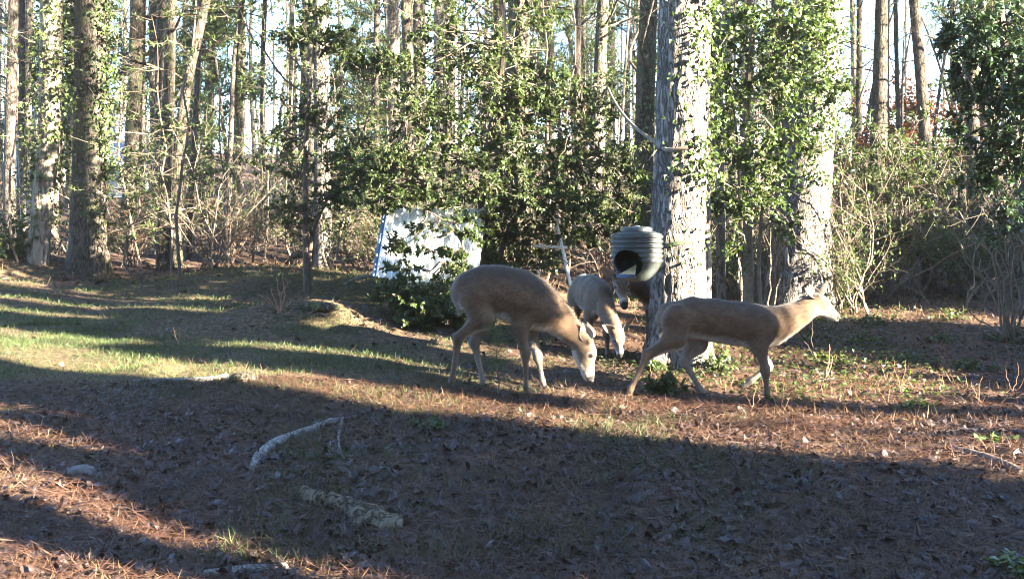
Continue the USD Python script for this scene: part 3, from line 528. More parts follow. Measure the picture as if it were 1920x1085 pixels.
def build_body(prims, h, k):
    """prims: (a, b, ra, rb, squash, colour). One smooth skin around them all, coloured by the nearest."""
    lo = np.min([np.minimum(p[0], p[1]) - max(p[2], p[3]) for p in prims], 0) - .04; hi = np.max([np.maximum(p[0], p[1]) + max(p[2], p[3]) for p in prims], 0) + .04
    n = np.ceil((hi - lo) / h).astype(int) + 1; acc = np.zeros(n); ax = [lo[i] + h * np.arange(n[i]) for i in range(3)]
    for a, b, ra, rb, sq, _ in prims:
        m = max(ra, rb) + .05
        sl = [slice(int(max(0, (min(a[i], b[i]) - m - lo[i]) / h)), int(min(n[i], (max(a[i], b[i]) + m - lo[i]) / h + 2))) for i in range(3)]
        g = np.stack(np.meshgrid(*[ax[i][sl[i]] for i in range(3)], indexing='ij'), -1)
        acc[tuple(sl)] += np.exp(-np.clip(cone_d(g, a, b, ra, rb, sq) / k, -40, 40))
    V, F = surface_nets(-k * np.log(acc + 1e-12), lo, h)
    wt, col = np.zeros(len(V)), np.zeros((len(V), 3))
    for a, b, ra, rb, sq, c in prims:
        e = np.exp(-np.clip(cone_d(V, a, b, ra, rb, sq) / .018, -5, 14)); wt += e; col += e[:, None] * np.asarray(c)
    return V, F, col / wt[:, None]
COAT = np.array((.092, .056, .032)); BACK = np.array((.048, .032, .021)); LEG = np.array((.105, .070, .043)); WHITE = np.array((.33, .30, .26)); DARK = np.array((.010, .008, .007)); TAN = np.array((.085, .057, .035))
FUR = M('deer_coat', {'a': ('attribute', {'attribute': 'coat'}), 'tc': ('texture_coordinate', {}), 'mp': ('mapping', {'scale': (40, 90, 90)}), 'n': ('noise_texture', {'scale': 2.2, 'detail': 6.0, 'roughness': 0.7, 'distortion': 0.6}),
                      'n2': ('noise_texture', {'scale': 9.0, 'detail': 3.0}), 'mr': ('map_range', {'from_min': .3, 'from_max': .7, 'to_min': .72, 'to_max': 1.25}), 'm2': ('map_range', {'from_min': .3, 'from_max': .7, 'to_min': .85, 'to_max': 1.15}), 'mu': ('math', {'math_type': 'multiply'}),
                      's': ('vector_math', {'math_type': 'scale'}), 'b': ('bump', {'strength': .35, 'distance': .006}), 'p': ('principled_bsdf', {'roughness': .75, 'specular_ior_level': .2, 'sheen_weight': .25, 'sheen_roughness': .5})},
        [('tc.object', 'mp.vector'), ('mp.vector', 'n.vector'), ('tc.object', 'n2.vector'), ('n.fac', 'mr.value'), ('n2.fac', 'm2.value'), ('mr.result', 'mu.value1'), ('m2.result', 'mu.value2'), ('a.color', 's.vector1'), ('mu.value', 's.scale'), ('s.vector', 'p.base_color'), ('n.fac', 'b.height'), ('b.normal', 'p.normal')], 'p.BSDF')
EYE = plain('deer_eye', (.012, .008, .006), .08, 0.1, spec=.8); NOSE = plain('deer_nose', (.005, .0045, .0045), .5, .2, 60, .3, spec=.2); HOOF = plain('deer_hoof', (.035, .03, .026), .5, .3, 30)
def ear_mesh(base, tip, open_dir, width=.082):
    """A cupped leaf-shaped ear with an inner and an outer skin."""
    ax = np.asarray(tip, float) - base; L = np.linalg.norm(ax); ax = ax / L; o = np.asarray(open_dir, float); o = unit(o - ax * (o @ ax)); s = np.cross(ax, o)
    T_, S_ = np.meshgrid(np.linspace(0, 1, 14), np.linspace(-1, 1, 11), indexing='ij')
    w = width * .5 * np.sin(PI * np.clip(T_ * .93 + .09, 0, 1) ** .82) ** .8 + .004 * (1 - T_)
    ang = S_ * (1.9 - 1.25 * T_ ** .7)
    V = base + ax * (T_ * L)[..., None] + s * (w * np.sin(ang))[..., None] * 1.05 + o * (-w * (np.cos(ang) - .4) * .8 - .01 * T_)[..., None]
    nrm = -o * np.cos(ang)[..., None] + s * np.sin(ang)[..., None]; Vo = V + nrm * .004
    v = np.vstack([V.reshape(-1, 3), Vo.reshape(-1, 3)]); n = 14 * 11; i, j = np.meshgrid(np.arange(13), np.arange(10), indexing='ij')
    q = np.stack([i * 11 + j, i * 11 + j + 1, (i + 1) * 11 + j + 1, (i + 1) * 11 + j], -1).reshape(-1, 4)
    rim = [[i * 11 + 10, (i + 1) * 11 + 10] for i in range(13)] + [[(i + 1) * 11, i * 11] for i in range(13)] + [[13 * 11 + j + 1, 13 * 11 + j] for j in range(10)]
    rim = np.array([[a, b, b + n, a + n] for a, b in rim]); q = np.vstack([q, q[:, ::-1] + n, rim])
    edge = np.clip((np.abs(S_) - .7) / .3, 0, 1) * .8 + np.clip((T_ - .85) / .15, 0, 1) * .4
    ci = np.array((.22, .18, .15)) * (1 - edge[..., None]) + DARK * 2 * edge[..., None]; co = np.array((.07, .05, .036)) * (1 - .45 * edge[..., None])
    return v, np.vstack([q[:, [0, 1, 2]], q[:, [0, 2, 3]]]), np.vstack([ci.reshape(-1, 3), co.reshape(-1, 3)])
def hoof_mesh(a, d, r):
    """Cloven hoof: two pointed toes side by side. a: fetlock end, d: toe direction on the ground plane."""
    d = unit([d[0], d[1], 0]); s = np.array([-d[1], d[0], 0]); out = []
    for k in (-1, 1):
        c = a + s * k * r * .52; top = [c + s * i * r * .42 + d * j * r * .8 + [0, 0, r * 1.5] for i, j in ((-1, -.6), (1, -.6), (1, .7), (-1, .7))]
        bot = [c + s * -.5 * r - d * r * .9, c + s * .5 * r - d * r * .9, c + s * .55 * r + d * r * .7, c + s * .1 * -k * r + d * r * 2.2, c - s * .55 * r + d * r * .7]
        m = trimesh.convex.convex_hull(np.array(top + [p - [0, 0, .0] for p in bot] + [p + [0, 0, r * .25] for p in bot])); out.append((np.array(m.vertices), np.array(m.faces)))
    return cat(out)
def deer(label, base, torso, neck, poll, face, headlen, legs, tail, ears, rz=0.0, group=None, head_up=(0, 0, 1), hind_light=False, h=.008):
    """All points local to base (x forward, y left, z up). torso, neck: (point, radius); legs: kind, 5 joints."""
    P = []; A = np.asarray
    for (a, ra), (b, rb) in zip(torso[:-1], torso[1:]): P.append((A(a, float), A(b, float), ra, rb, .74, COAT))
    for (a, ra), (b, rb) in zip(neck[:-1], neck[1:]): P.append((A(a, float), A(b, float), ra, rb, .72, COAT))
    u = unit(face); up = unit(A(head_up, float) - u * (A(head_up) @ u)); lat = np.cross(up, u); S = headlen / .27; poll = A(poll, float)
    H = lambda a, b, c: poll + (u * a + lat * b + up * c) * S
    P += [(H(-.01, 0, -.012), H(.075, 0, -.008), .056 * S, .058 * S, 1, TAN), (H(.03, 0, -.045), H(.09, 0, -.05), .052 * S, .048 * S, .85, TAN),
          (H(.09, 0, -.012), H(.235, 0, -.048), .048 * S, .029 * S, .85, TAN), (H(.215, .008, -.052), H(.25, 0, -.056), .029 * S, .026 * S, 1, WHITE * .9),
          (H(.06, 0, -.085), H(.225, 0, -.079), .030 * S, .016 * S, .9, WHITE), (H(.09, .038, .012), H(.07, .04, .016), .016 * S, .018 * S, 1, TAN), (H(.09, -.038, .012), H(.07, -.04, .016), .016 * S, .018 * S, 1, TAN),
          (H(-.005, .045, .02), H(.0, .055, .03), .024 * S, .02 * S, 1, COAT * .8), (H(-.005, -.045, .02), H(.0, -.055, .03), .024 * S, .02 * S, 1, COAT * .8)]
    P.append((A(neck[-1][0], float), H(.0, 0, -.03), neck[-1][1], .058 * S, .8, COAT))
    hoofs = []
    for kind, j in legs:
        j = [A(p, float) for p in j]
        if kind == 'hind':
            R = [(.125, .095, .55), (.078, .034, .8), (.030, .020, 1), (.021, .017, 1)]
        else: R = [(.100, .062, .55), (.052, .029, .85), (.028, .017, 1), (.019, .017, 1)]
        for i, (ra, rb, sq) in enumerate(R):
            P.append((j[i], j[i + 1], ra * .95, rb * .95, sq, COAT if i == 0 else LEG if i < 3 else LEG * .8))
        if kind == 'hind': P.append((j[2], j[2] + unit(j[2] - j[3]) * .02 + unit(j[2] - j[1]) * .012, .026, .019, 1, BACK))
        else: P.append((j[2] - [0, 0, .012], j[2] + [0, 0, .012], .0275, .0275, 1, LEG))
        d = j[4] - j[3]; hoofs.append((j[4], d if np.hypot(d[0], d[1]) > .004 else A((1, 0, 0))))
    tail = [A(p, float) for p in tail]; P += [(tail[0], tail[1], .022, .026, 1, COAT * .85), (tail[1], tail[2], .026, .010, 1, WHITE * .8)]
    V, F, C = build_body(P, h, .013)
    tm = trimesh.Trimesh(V, F, process=False); trimesh.smoothing.filter_taubin(tm, iterations=6); V = np.array(tm.vertices)
    N = meshkit.arrays((V, F), True)[2]; am = np.clip((V[:, 2] - .35) / .25, 0, 1) * (np.linalg.norm(V - poll, axis=1) > headlen * 1.1) * .018; V = V + N * ((fbm(V * [8, 14, 10], 3, 4) - .5) * am)[:, None]; N = meshkit.arrays((V, F), True)[2]
    # coat pattern: darker back, white belly and inner legs, pale throat, eye rings, muzzle band
    tz = A([t[0] for t in torso]); hz = np.linalg.norm(V - poll, axis=1)
    x0, x1 = tz[:, 0].min() - .2, tz[:, 0].max() + .1; mid = np.interp(V[:, 0], np.sort(tz[:, 0]), tz[np.argsort(tz[:, 0]), 2])
    bodymask = (hz > headlen * .6) & (V[:, 2] > mid - .35)
    k = np.clip((V[:, 2] - mid - .05) / .12, 0, 1) * bodymask; C = C * (1 - k[:, None]) + BACK * k[:, None]
    k = np.clip((-N[:, 2] - .45) / .3, 0, 1) * np.clip((mid - V[:, 2] - .05) / .05, 0, 1) * (V[:, 2] > .25) * (hz > headlen * .6) ; C = C * (1 - k[:, None]) + WHITE * k[:, None]
    inner = -np.sign(V[:, 1]) * N[:, 1]; k = np.clip((inner - .3) / .4, 0, 1) * (np.abs(V[:, 1]) < .16) * np.clip((mid - V[:, 2] - .1) / .08, 0, 1) * (hz > headlen * .8); k *= .45; C = C * (1 - k[:, None]) + WHITE * .85 * k[:, None]
    q = (V - poll) / S; lu, ll, lw = q @ u, q @ lat, q @ up; inh = (lu > -.05) & (lu < .3) & (np.abs(ll) < .09) & (np.abs(lw) < .14)
    def paint(mask, col): C[:] = C * (1 - mask[:, None]) + A(col) * mask[:, None]
    paint(inh * np.clip((-lw - .072) / .02, 0, 1) * (lu > .03) * .8, WHITE)
    paint(inh * np.clip((lw + .01) / .02, 0, 1) * np.clip((.07 - np.abs(lu - .05)) / .03, 0, 1) * .5, BACK)
    paint(inh * np.clip(1 - np.abs(lu - .212) / .014, 0, 1) * .85, WHITE)
    paint(inh * np.clip((lu - .234) / .008, 0, 1) * np.clip((lw + .078) / .01, 0, 1), DARK * .5)
    for sd in (-1, 1):
        e = np.linalg.norm(q - np.array([0, 0, 0]), axis=1) * 0 + np.sqrt((lu - .098) ** 2 + (ll - sd * .05) ** 2 + (lw - .008) ** 2)
        paint(inh * np.clip(1 - np.abs(e - .028) / .008, 0, 1) * .45, WHITE); paint(inh * np.clip((.023 - e) / .005, 0, 1), DARK)
    rg = np.random.default_rng(len(V)); tri = V[F]; ar = np.linalg.norm(np.cross(tri[:, 1] - tri[:, 0], tri[:, 2] - tri[:, 0]), axis=1); pick = rg.choice(len(F), 42000, p=ar / ar.sum()); w_ = rg.dirichlet((1, 1, 1), 42000)
    c = (tri[pick] * w_[..., None]).sum(1); nn = unit((N[F[pick]] * w_[..., None]).sum(1)); cc = (C[F[pick]] * w_[..., None]).sum(1) * rg.uniform(.45, 1.55, (42000, 1))
    isleg = np.clip((.42 - c[:, 2]) / .15, 0, 1)[:, None]; ishead = (np.linalg.norm(c - (poll + u * headlen * .4), axis=1) < headlen * .7)[:, None]
    dd = np.array([-.85, 0, -.45]) * (1 - isleg) + np.array([-.1, 0, -1.0]) * isleg; dd = np.where(ishead, -u, dd); dd = unit(dd - nn * (dd * nn).sum(1, keepdims=True) + rg.normal(size=c.shape) * .18); dd = unit(dd + nn * .22)
    ln = np.where(ishead, .008, np.where(isleg > .5, .013, .030)) * rg.uniform(.6, 1.3, (42000, 1)); sd_ = unit(np.cross(dd, nn)) * .0016
    fur = (np.stack([c - sd_, c + sd_, c + dd * ln], 1).reshape(-1, 3), np.arange(126000).reshape(-1, 3), np.repeat(cc, 3, 0), np.repeat(nn, 3, 0))
    allm = [(V, F)]; cols = [C]
    for (b, tip, od) in ears:
        v, f, c = ear_mesh(H(*b), H(*tip), u * od[0] + lat * od[1] + up * od[2], .088 * S); allm.append((v, f)); cols.append(c)
    v, f = cat(allm)
    t = thing('deer', label, 'deer', base, rz, group)
    obj('body', (v, f), FUR, t, smooth=True, color=np.vstack(cols))
    fm = obj('fur', fur[:2], FUR, t, color=fur[2]); tag(fm, kind='stuff'); fm.CreateNormalsAttr(Vt.Vec3fArray.FromNumpy(fur[3].astype(np.float32))); fm.SetNormalsInterpolation('vertex')
    for sd in (-1, 1):
        m = trimesh.creation.icosphere(2, .0165 * S); m.apply_translation(H(.098, sd * .0475, .010)); obj('eye', m, EYE, t, smooth=True)
    m = trimesh.creation.icosphere(3, 1.0); m.vertices *= np.array([.017, .027, .023]) * S; R4 = np.eye(4); R4[:3, 0], R4[:3, 1], R4[:3, 2] = u, lat, up; R4[:3, 3] = H(.275, 0, -.050); m.apply_transform(R4); obj('nose', m, NOSE, t, smooth=True)
    for a, d in hoofs: obj('hoof', hoof_mesh(a, d, .017), HOOF, t)
    return t
def traced(y, cx, foot):
    """Profile pose read off the photograph: pixels on the animal's mid plane at depth y, side offset given."""
    o = np.array([xat(cx, y), y, 0.0]); o[2] = float(G(o[0], o[1]))
    return o, lambda px, py, side=0.0: np.array([xat(px, y) - o[0], side, CZ - (py - HY) / FPX * y - o[2]])
def ground_legs(base, legs, lifted=()):
    """Moves each planted hoof on to the ground below it."""
    out = []
    for i, (kind, j) in enumerate(legs):
        j = [np.asarray(p, float) for p in j]
        if i not in lifted:
            z = float(G(base[0] + j[4][0], base[1] + j[4][1])) - base[2] + .004; dz = z - j[4][2]
            j = [p + [0, 0, dz * w] for p, w in zip(j, (0, .15, .5, .92, 1))]
        out.append((kind, j))
    return out
EARS_UP = [((-.005, .055, .035), (-.05, .17, .11), (.6, .3, .3)), ((-.005, -.055, .035), (-.05, -.17, .11), (.6, -.3, .3))]
# --- the doe grazing on the left, seen from its right side
yA = 8.75; o, p = traced(yA, 960, 725); m_ = FPX / yA
r = lambda px: px / m_
legs = [('hind', [p(893, 560, -.10), p(905, 592, -.11), p(861, 622, -.10), p(849, 692, -.10), p(847, 705, -.10)]),
        ('hind', [p(897, 562, .09), p(908, 592, .10), p(889, 622, .10), p(904, 672, .10), p(907, 682, .10)]),
        ('fore', [p(990, 575, -.08), p(976, 610, -.10), p(985, 657, -.10), p(986, 716, -.10), p(988, 729, -.10)]),
        ('fore', [p(1000, 580, .08), p(995, 612, .09), p(1009, 662, .09), p(1018, 703, .09), p(1023, 715, .09)])]
legs = ground_legs(o, legs)
deer('large doe grazing with lowered sunlit neck and head, left of the feeder', o,
     [(p(884, 546), r(37)), (p(910, 540), r(41)), (p(940, 546), r(46)), (p(970, 555), r(48)), (p(998, 567), r(46)), (p(1018, 580), r(37))],
     [(p(1018, 580), r(37)), (p(1046, 597), r(28)), (p(1070, 620), r(21)), (p(1088, 636), r(18))], p(1098, 640), p(1119, 703) - p(1098, 640), r(72), legs, [p(866, 540), p(861, 566), p(863, 590)],
     [((-.01, -.05, .025), (-.14, -.08, .03), (.3, -1, .2)), ((-.01, .05, .03), (-.12, .09, .05), (.3, 1, .3))], head_up=(.8, -.12, .4))
# --- the deer walking right
yB = 8.8; o, p = traced(yB, 1330, 748); m_ = FPX / yB
legs = [('hind', [p(1268, 598, -.09), p(1262, 632, -.11), p(1211, 662, -.10), p(1180, 723, -.10), p(1174, 737, -.10)]),
        ('hind', [p(1290, 600, .08), p(1309, 645, .09), p(1286, 682, .09), p(1316, 737, .09), p(1328, 750, .09)]),
        ('fore', [p(1428, 612, -.08), p(1420, 645, -.095), p(1430, 692, -.09), p(1433, 735, -.09), p(1435, 748, -.09)]),
        ('fore', [p(1437, 618, .07), p(1425, 650, .08), p(1444, 688, .08), p(1412, 716, .08), p(1396, 727, .08)])]
legs = ground_legs(o, legs, (3,))
deer('deer walking to the right with head up, in front of the two big trees', o,
     [(p(1262, 594), r(29)), (p(1296, 596), r(36)), (p(1340, 600), r(37.5)), (p(1380, 606), r(39)), (p(1420, 612), r(39)), (p(1448, 611), r(33))],
     [(p(1448, 611), r(33)), (p(1475, 599), r(27)), (p(1503, 586), r(20)), (p(1520, 573), r(17))], p(1530, 560), p(1576, 586) - p(1530, 560), r(55), legs, [p(1246, 580), p(1238, 600), p(1236, 622)],
     [((.0, .04, .04), (.05, .075, .205), (.6, .5, -.1)), ((-.01, -.045, .035), (-.155, -.09, .03), (.1, -1, .35))], head_up=(0, 0, 1))
# --- the two behind, built in their own frame (x forward) and turned
def standing(s, neck, poll, face, headlen, ear, label, at, rz, head_up=(0, 0, 1), fore=((0, 0), (0, 0)), hind=((0, 0), (0, 0)), lat=0.0):
    b = on(*at); S = s; q = lambda x, y, z: np.array([x, y, z]) * S
    legs = []
    for k, sd in enumerate((-1, 1)): legs.append(('hind', [q(-.40, sd * .09, .62), q(-.36, sd * .11, .46), q(-.52 + hind[k][0], sd * .10, .31), q(-.49 + hind[k][1], sd * .10, .07), q(-.46 + hind[k][1], sd * .10, .0)]))
    for k, sd in enumerate((-1, 1)): legs.append(('fore', [q(.16, sd * .08, .56), q(.10, sd * .09, .45), q(.14 + fore[k][0], sd * .085, .26), q(.14 + fore[k][1], sd * .085, .05), q(.16 + fore[k][1], sd * .085, 0)]))
    # ground under each hoof, in the turned frame
    c, s_ = math.cos(rz), math.sin(rz); new = []
    for kind, j in legs:
        z = float(G(b[0] + j[4][0] * c - j[4][1] * s_, b[1] + j[4][0] * s_ + j[4][1] * c)) - b[2] + .004; dz = z - j[4][2]
        new.append((kind, [pp + [0, 0, dz * w] for pp, w in zip(j, (0, .15, .5, .92, 1))]))
    tors = [(q(-.46, 0, .68), .145 * S), (q(-.33, 0, .69), .165 * S), (q(-.15, 0, .665), .18 * S), (q(.02, 0, .645), .185 * S), (q(.16, 0, .63), .17 * S), (q(.25, 0, .62), .13 * S)]
    return deer(label, b, tors, [(q(*a), ra * S) for a, ra in neck], q(*poll), face, headlen, new, [q(-.585, 0, .70), q(-.61, 0, .60), q(-.60, 0, .50)], ear, rz, head_up=head_up)
standing(.92, [((.25, 0, .62), .13), ((.40, .0, .52), .10), ((.52, .02, .40), .08), ((.575, .03, .335), .07)], (.60, .04, .31), (.34, .16, -.92), .24,
         [((-.005, .055, .03), (-.06, .19, .07), (.6, .4, .5)), ((-.005, -.055, .03), (-.06, -.19, .07), (.6, -.4, .5))],
         'deer feeding head down between the grazing doe and the feeder', (xat(1114, 10.75), 10.75), math.radians(-76), head_up=(.9, .15, .4), fore=((0, .02), (.02, .05)))
standing(.95, [((.25, 0, .62), .13), ((.42, -.04, .69), .10), ((.58, -.08, .74), .08), ((.70, -.10, .765), .068)], (.77, -.11, .79), (.47, .41, -.78), .295,
         [((-.005, .055, .03), (-.04, .185, .11), (.9, .2, .2)), ((-.005, -.055, .03), (-.04, -.185, .11), (.9, -.2, .2))],
         'deer facing the camera from behind the feeder tree, head under the feeder', (1.50, 10.97), math.radians(-122), head_up=(.59, .37, .7))

# ------------------------------------------------------------------ the feeder on the tree
PLASTIC = plain('green_grey_plastic', (.032, .039, .038), .45, .45, 7, .2, spec=.35); LID_M = plain('dark_lid_plastic', (.03, .038, .045), .35, .2, 20, spec=.5); INSIDE = plain('feeder_inside', (.03, .03, .03), .7)
TRAY_M = plain('blue_tray_plastic', (.035, .06, .11), .4, .2, 30, spec=.5); STRAP = plain('green_strap', (.06, .085, .04), .7, .2, 90, .2); CORN = plain('cracked_corn', (.50, .38, .19), .8, .5, 160, .8)
def feeder():
    y = 9.72; c = W(1194, 528, y); R, H_ = .228, .425
    prof = [(.02, .0), (.085, .010), (.135, .042), (.176, .085), (.208, .135), (.221, .168)]
    z = .17
    for k in range(6):                                   # stacked ribs of the barrel wall
        prof += [(.226, z), (R + .004, z + .008), (R + .004, z + .026), (.221, z + .033), (.221, z + .041)]; z += .042
    prof += [(.21, z + .004), (.17, z + .016), (.168, z + .018)]
    prof = np.array(prof + [(0.001, z + .018)]); inner = np.array([(r_ * .955, zz if 0 < i < len(prof) - 1 else zz) for i, (r_, zz) in enumerate(prof)])
    def rev(pr):
        pr = np.vstack([[0, pr[0, 1]], pr, [0, pr[-1, 1]]]); CS = manifold3d.CrossSection([pr.tolist()]); return CS.revolve(64)
    outer = rev(prof); inn = inner.copy(); inn[:, 1] = .012 + inn[:, 1] * .955; shell = outer - rev(inn)
    ax = math.radians(-129)                              # the scoop mouth faces the camera's left
    mouth = manifold3d.Manifold.cylinder(.34, .135, .135, 40, True).scale((.92, 1.0, 1.0)).rotate((0, 90, 0))
    mouth = mouth.rotate((0, 22, 0)).translate((.235, 0, .145)).rotate((0, 0, math.degrees(ax) + 8))
    shell = shell - mouth
    t = thing('deer_feeder', 'ribbed grey-green barrel feeder strapped to the big tree, corn in its open mouth', 'feeder', c)
    obj('barrel', shell, PLASTIC, t, smooth=35)
    lid = np.array([(.0, .0), (.13, .0), (.138, .006), (.138, .03), (.128, .04), (.105, .046), (.098, .04), (.05, .036), (.0, .036)])
    lm = manifold3d.CrossSection([lid[:, :].tolist()]).revolve(48).translate((0, 0, z + .0185)); lo = obj('lid', lm, LID_M, t, smooth=35)
    obj('knob', manifold3d.CrossSection([[(0, 0), (.035, 0), (.035, .012), (.026, .02), (0, .022)]]).revolve(24).translate((0, 0, z + .055)), LID_M, lo, smooth=35)
    d = np.array([math.cos(ax), math.sin(ax), 0]); s = np.array([-d[1], d[0], 0])
    # tray lip under the mouth with the feed on it
    ang = np.linspace(-.40, .40, 15) + ax + .12; ring = []
    lip = [(.08, .036), (.215, .030), (.235, .042), (.238, .07), (.228, .07), (.222, .046), (.08, .050)]
    v = np.array([[r_ * math.cos(a), r_ * math.sin(a), zz] for a in ang for r_, zz in lip]); n = len(lip)
    f = [[i * n + j, (i + 1) * n + j, (i + 1) * n + (j + 1) % n, i * n + (j + 1) % n] for i in range(14) for j in range(n)]
    f = np.array(f); f = np.vstack([f[:, [0, 1, 2]], f[:, [0, 2, 3]]]); e = [[0, j, j + 1] for j in range(1, n - 1)] + [[14 * n, 14 * n + j + 1, 14 * n + j] for j in range(1, n - 1)]
    obj('tray', (v, np.vstack([f, e])), TRAY_M, t, smooth=30)
    rr, aa = np.meshgrid(np.linspace(.02, .218, 14), np.linspace(-.37, .37, 18) + ax + .12, indexing='ij')
    pv = np.stack([rr * np.cos(aa), rr * np.sin(aa), .052 + .10 * np.clip(1 - rr / .24, 0, 1) + .006 * fbm(np.stack([rr * 60, aa * 14, rr], -1), 2)], -1).reshape(-1, 3)
    i, j = np.meshgrid(np.arange(13), np.arange(17), indexing='ij'); q = np.stack([i * 18 + j, (i + 1) * 18 + j, (i + 1) * 18 + j + 1, i * 18 + j + 1], -1).reshape(-1, 4)
    obj('corn', (pv, q), CORN, t)
    # strap round the trunk
    tc = np.array([xat(1276.5, 10.25), 10.25]) - c[:2]; th = np.linspace(0, 2 * PI, 49); rs = .268; zz = .375 + .06 * np.cos(th - .3)
    band = np.vstack([np.stack([tc[0] + rs_ * np.cos(th), tc[1] + rs_ * np.sin(th), zz + dz], 1) for rs_, dz in ((rs, -.016), (rs, .016), (rs + .006, .016), (rs + .006, -.016))])
    k = np.arange(48); q = np.vstack([np.stack([a * 49 + k, a * 49 + k + 1, b_ * 49 + k + 1, b_ * 49 + k], 1) for a, b_ in ((0, 1), (1, 2), (2, 3), (3, 0))])
    obj('strap', (band, q), STRAP, t)
feeder()

# ------------------------------------------------------------------ white ribbed panel and tube frame behind the holly
WHITE_M = plain('white_sheet_metal', (.68, .69, .68), .45, .08, 8, spec=.4); BLUE_M = plain('blue_edge_paint', (.08, .13, .22), .5, .15, 12)
TUBE_M = plain('white_tube_paint', (.62, .64, .62), .45, .15, 20)
def ribbed_panel():
    y = 12.55; bl, br, tr, tl = W(700, 520, y), W(893, 548, y), W(912, 392, y + .4), W(722, 392, y + .4)
    nx = 14 * 8; u = np.linspace(0, 1, nx + 1); ph = (u * 14) % 1.0
    prof = np.interp(ph, [0, .30, .40, .60, .70, 1], [0, 0, 1, 1, 0, 0]) * .05
    n = unit(np.cross(br - bl, tl - bl)); n = n if n[1] < 0 else -n
    lo = bl + (br - bl) * u[:, None] + n * prof[:, None]; hi = tl + (tr - tl) * u[:, None] + n * prof[:, None]
    v = np.vstack([lo, hi, lo - n * .004, hi - n * .004]); m = nx + 1; k = np.arange(nx)
    q = np.vstack([np.stack([k, k + 1, m + k + 1, m + k], 1), np.stack([2 * m + k + 1, 2 * m + k, 3 * m + k, 3 * m + k + 1], 1), np.stack([m + k, m + k + 1, 3 * m + k + 1, 3 * m + k], 1), np.stack([k + 1, k, 2 * m + k, 2 * m + k + 1], 1)])
    base = (bl + br) / 2
    t = thing('ribbed_panel', 'white ribbed metal sheet leaning behind the holly branches', 'metal sheet', base)
    obj('sheet', (v, q), WHITE_M, t, off=base)
    e = tube(np.array([bl + n * .01, tl + n * .01]), .022, 6); obj('edge_rail', e, BLUE_M, t, off=base, smooth=40)
    obj('prop', tube(np.array([(tl + tr) / 2 + [0, .03, -.05], on(*((tl + tr)[:2] / 2 + [0, .6]))]), .02, 6), TWIG, t, off=base)
ribbed_panel()
y = 13.0; a, b_ = W(1038, 392, y), on(xat(1086, y), y)
t = thing('tube_frame', 'white painted tube frame with a crossbar, leaning right of the holly', 'metal frame', b_)
obj('leg', tube(np.array([b_ - [0, 0, .05], a]), .019, 8), TUBE_M, t, off=b_, smooth=40)
a2, b2 = W(1030, 392, y + .9), on(xat(1000, y + 1.2), y + 1.2)
obj('leg', tube(np.array([b2 - [0, 0, .05], a2]), .019, 8), TUBE_M, t, off=b_, smooth=40)
obj('crossbar', tube(np.array([W(1064, 464, y), W(1000, 461, y + .05)]), .016, 8), TUBE_M, t, off=b_, smooth=40)
obj('top_rail', tube(np.array([a, a2]), .019, 8), TUBE_M, t, off=b_, smooth=40)

# ------------------------------------------------------------------ wood, stones and stems lying or standing in the clearing
def lying(name, label, cat_, pix, rads, mat, lift=.6, seed=0, sides=10, n=40, rough=.16):
    pts = np.array([gp(*p) for p in pix]); q = spline(pts[:, :2], n); d = np.linspace(0, 1, n)
    R = np.interp(d, np.linspace(0, 1, len(rads)), rads)
    P = np.stack([q[:, 0], q[:, 1], G(q[:, 0], q[:, 1]) + R * lift], 1)
    k = np.ones(7) / 7; P[3:-3, 2] = np.convolve(P[:, 2], k, 'valid')
    v, f = tube(P, R, sides); c = np.repeat(P, sides, 0); c = np.vstack([c, P[0], P[-1]])
    v = c + (v - c) * (1 + rough * 2 * (fbm(v * 14 + seed, 3, seed) - .5))[:, None]
    base = P[n // 2] * [1, 1, 0] + [0, 0, float(G(P[n // 2, 0], P[n // 2, 1]))]
    return tag(obj_at(name, (v, f), mat, base, smooth=50), label, cat_)
def obj_at(name, mesh, mat, base, smooth=False):
    m = obj(name, mesh, mat, None, smooth, off=base); m.AddTranslateOp().Set(Gf.Vec3d(*map(float, base))); return m
lying('fallen_branch', 'thick curved pale grey branch lying on the shaded bank', 'branch', [(470, 888), (500, 848), (545, 824), (590, 808), (625, 794), (668, 782)], [.016, .032, .034, .031, .030, .026, .012], DEADWOOD, seed=3)
lying('stick', 'short crooked stick across the end of the curved grey branch', 'stick', [(640, 784), (635, 820), (636, 842), (645, 862)], [.010, .011, .009, .006], DEADWOOD, lift=2.2, seed=4, sides=6, n=16)
lying('fallen_limb', 'dark limb lying raised at the wood edge left of the low bush', 'limb', [(548, 497), (590, 496), (630, 494), (672, 489)], [.05, .075, .07, .05], BARK_DARK, lift=3.2, seed=5)
lying('pale_log', 'pale weathered log cut off by the bottom edge of the frame', 'log', [(330, 1078), (400, 1080), (470, 1072), (525, 1064)], [.010, .022, .024, .010], DEADWOOD, seed=6)
lying('fallen_branch', 'broken brown branch among needles at the right edge', 'branch', [(1748, 835), (1800, 848), (1850, 862), (1915, 890)], [.012, .022, .026, .02], TWIG, seed=7)
lying('fallen_branch', 'thin grey branch lying in the shade left of the mossy stump', 'branch', [(250, 716), (310, 716), (380, 714), (425, 706)], [.012, .02, .022, .018], DEADWOOD, seed=8)
lying('stick', 'thin bare stick on the shaded turf left of the curved branch', 'stick', [(180, 778), (230, 766), (288, 754)], [.008, .012, .008], DEADWOOD, seed=9, sides=6, n=14)
lying('stick', 'forked-looking straight stick right of the curved branch', 'stick', [(718, 848), (740, 830), (765, 808)], [.008, .009, .005], DEADWOOD, lift=1.2, seed=10, sides=6, n=12)
lying('stick', 'long thin stick behind the walking deer, on the sunny leaves', 'stick', [(1448, 683), (1480, 689), (1508, 695)], [.008, .008, .006], TWIG_PALE, lift=3, seed=11, sides=6, n=12)
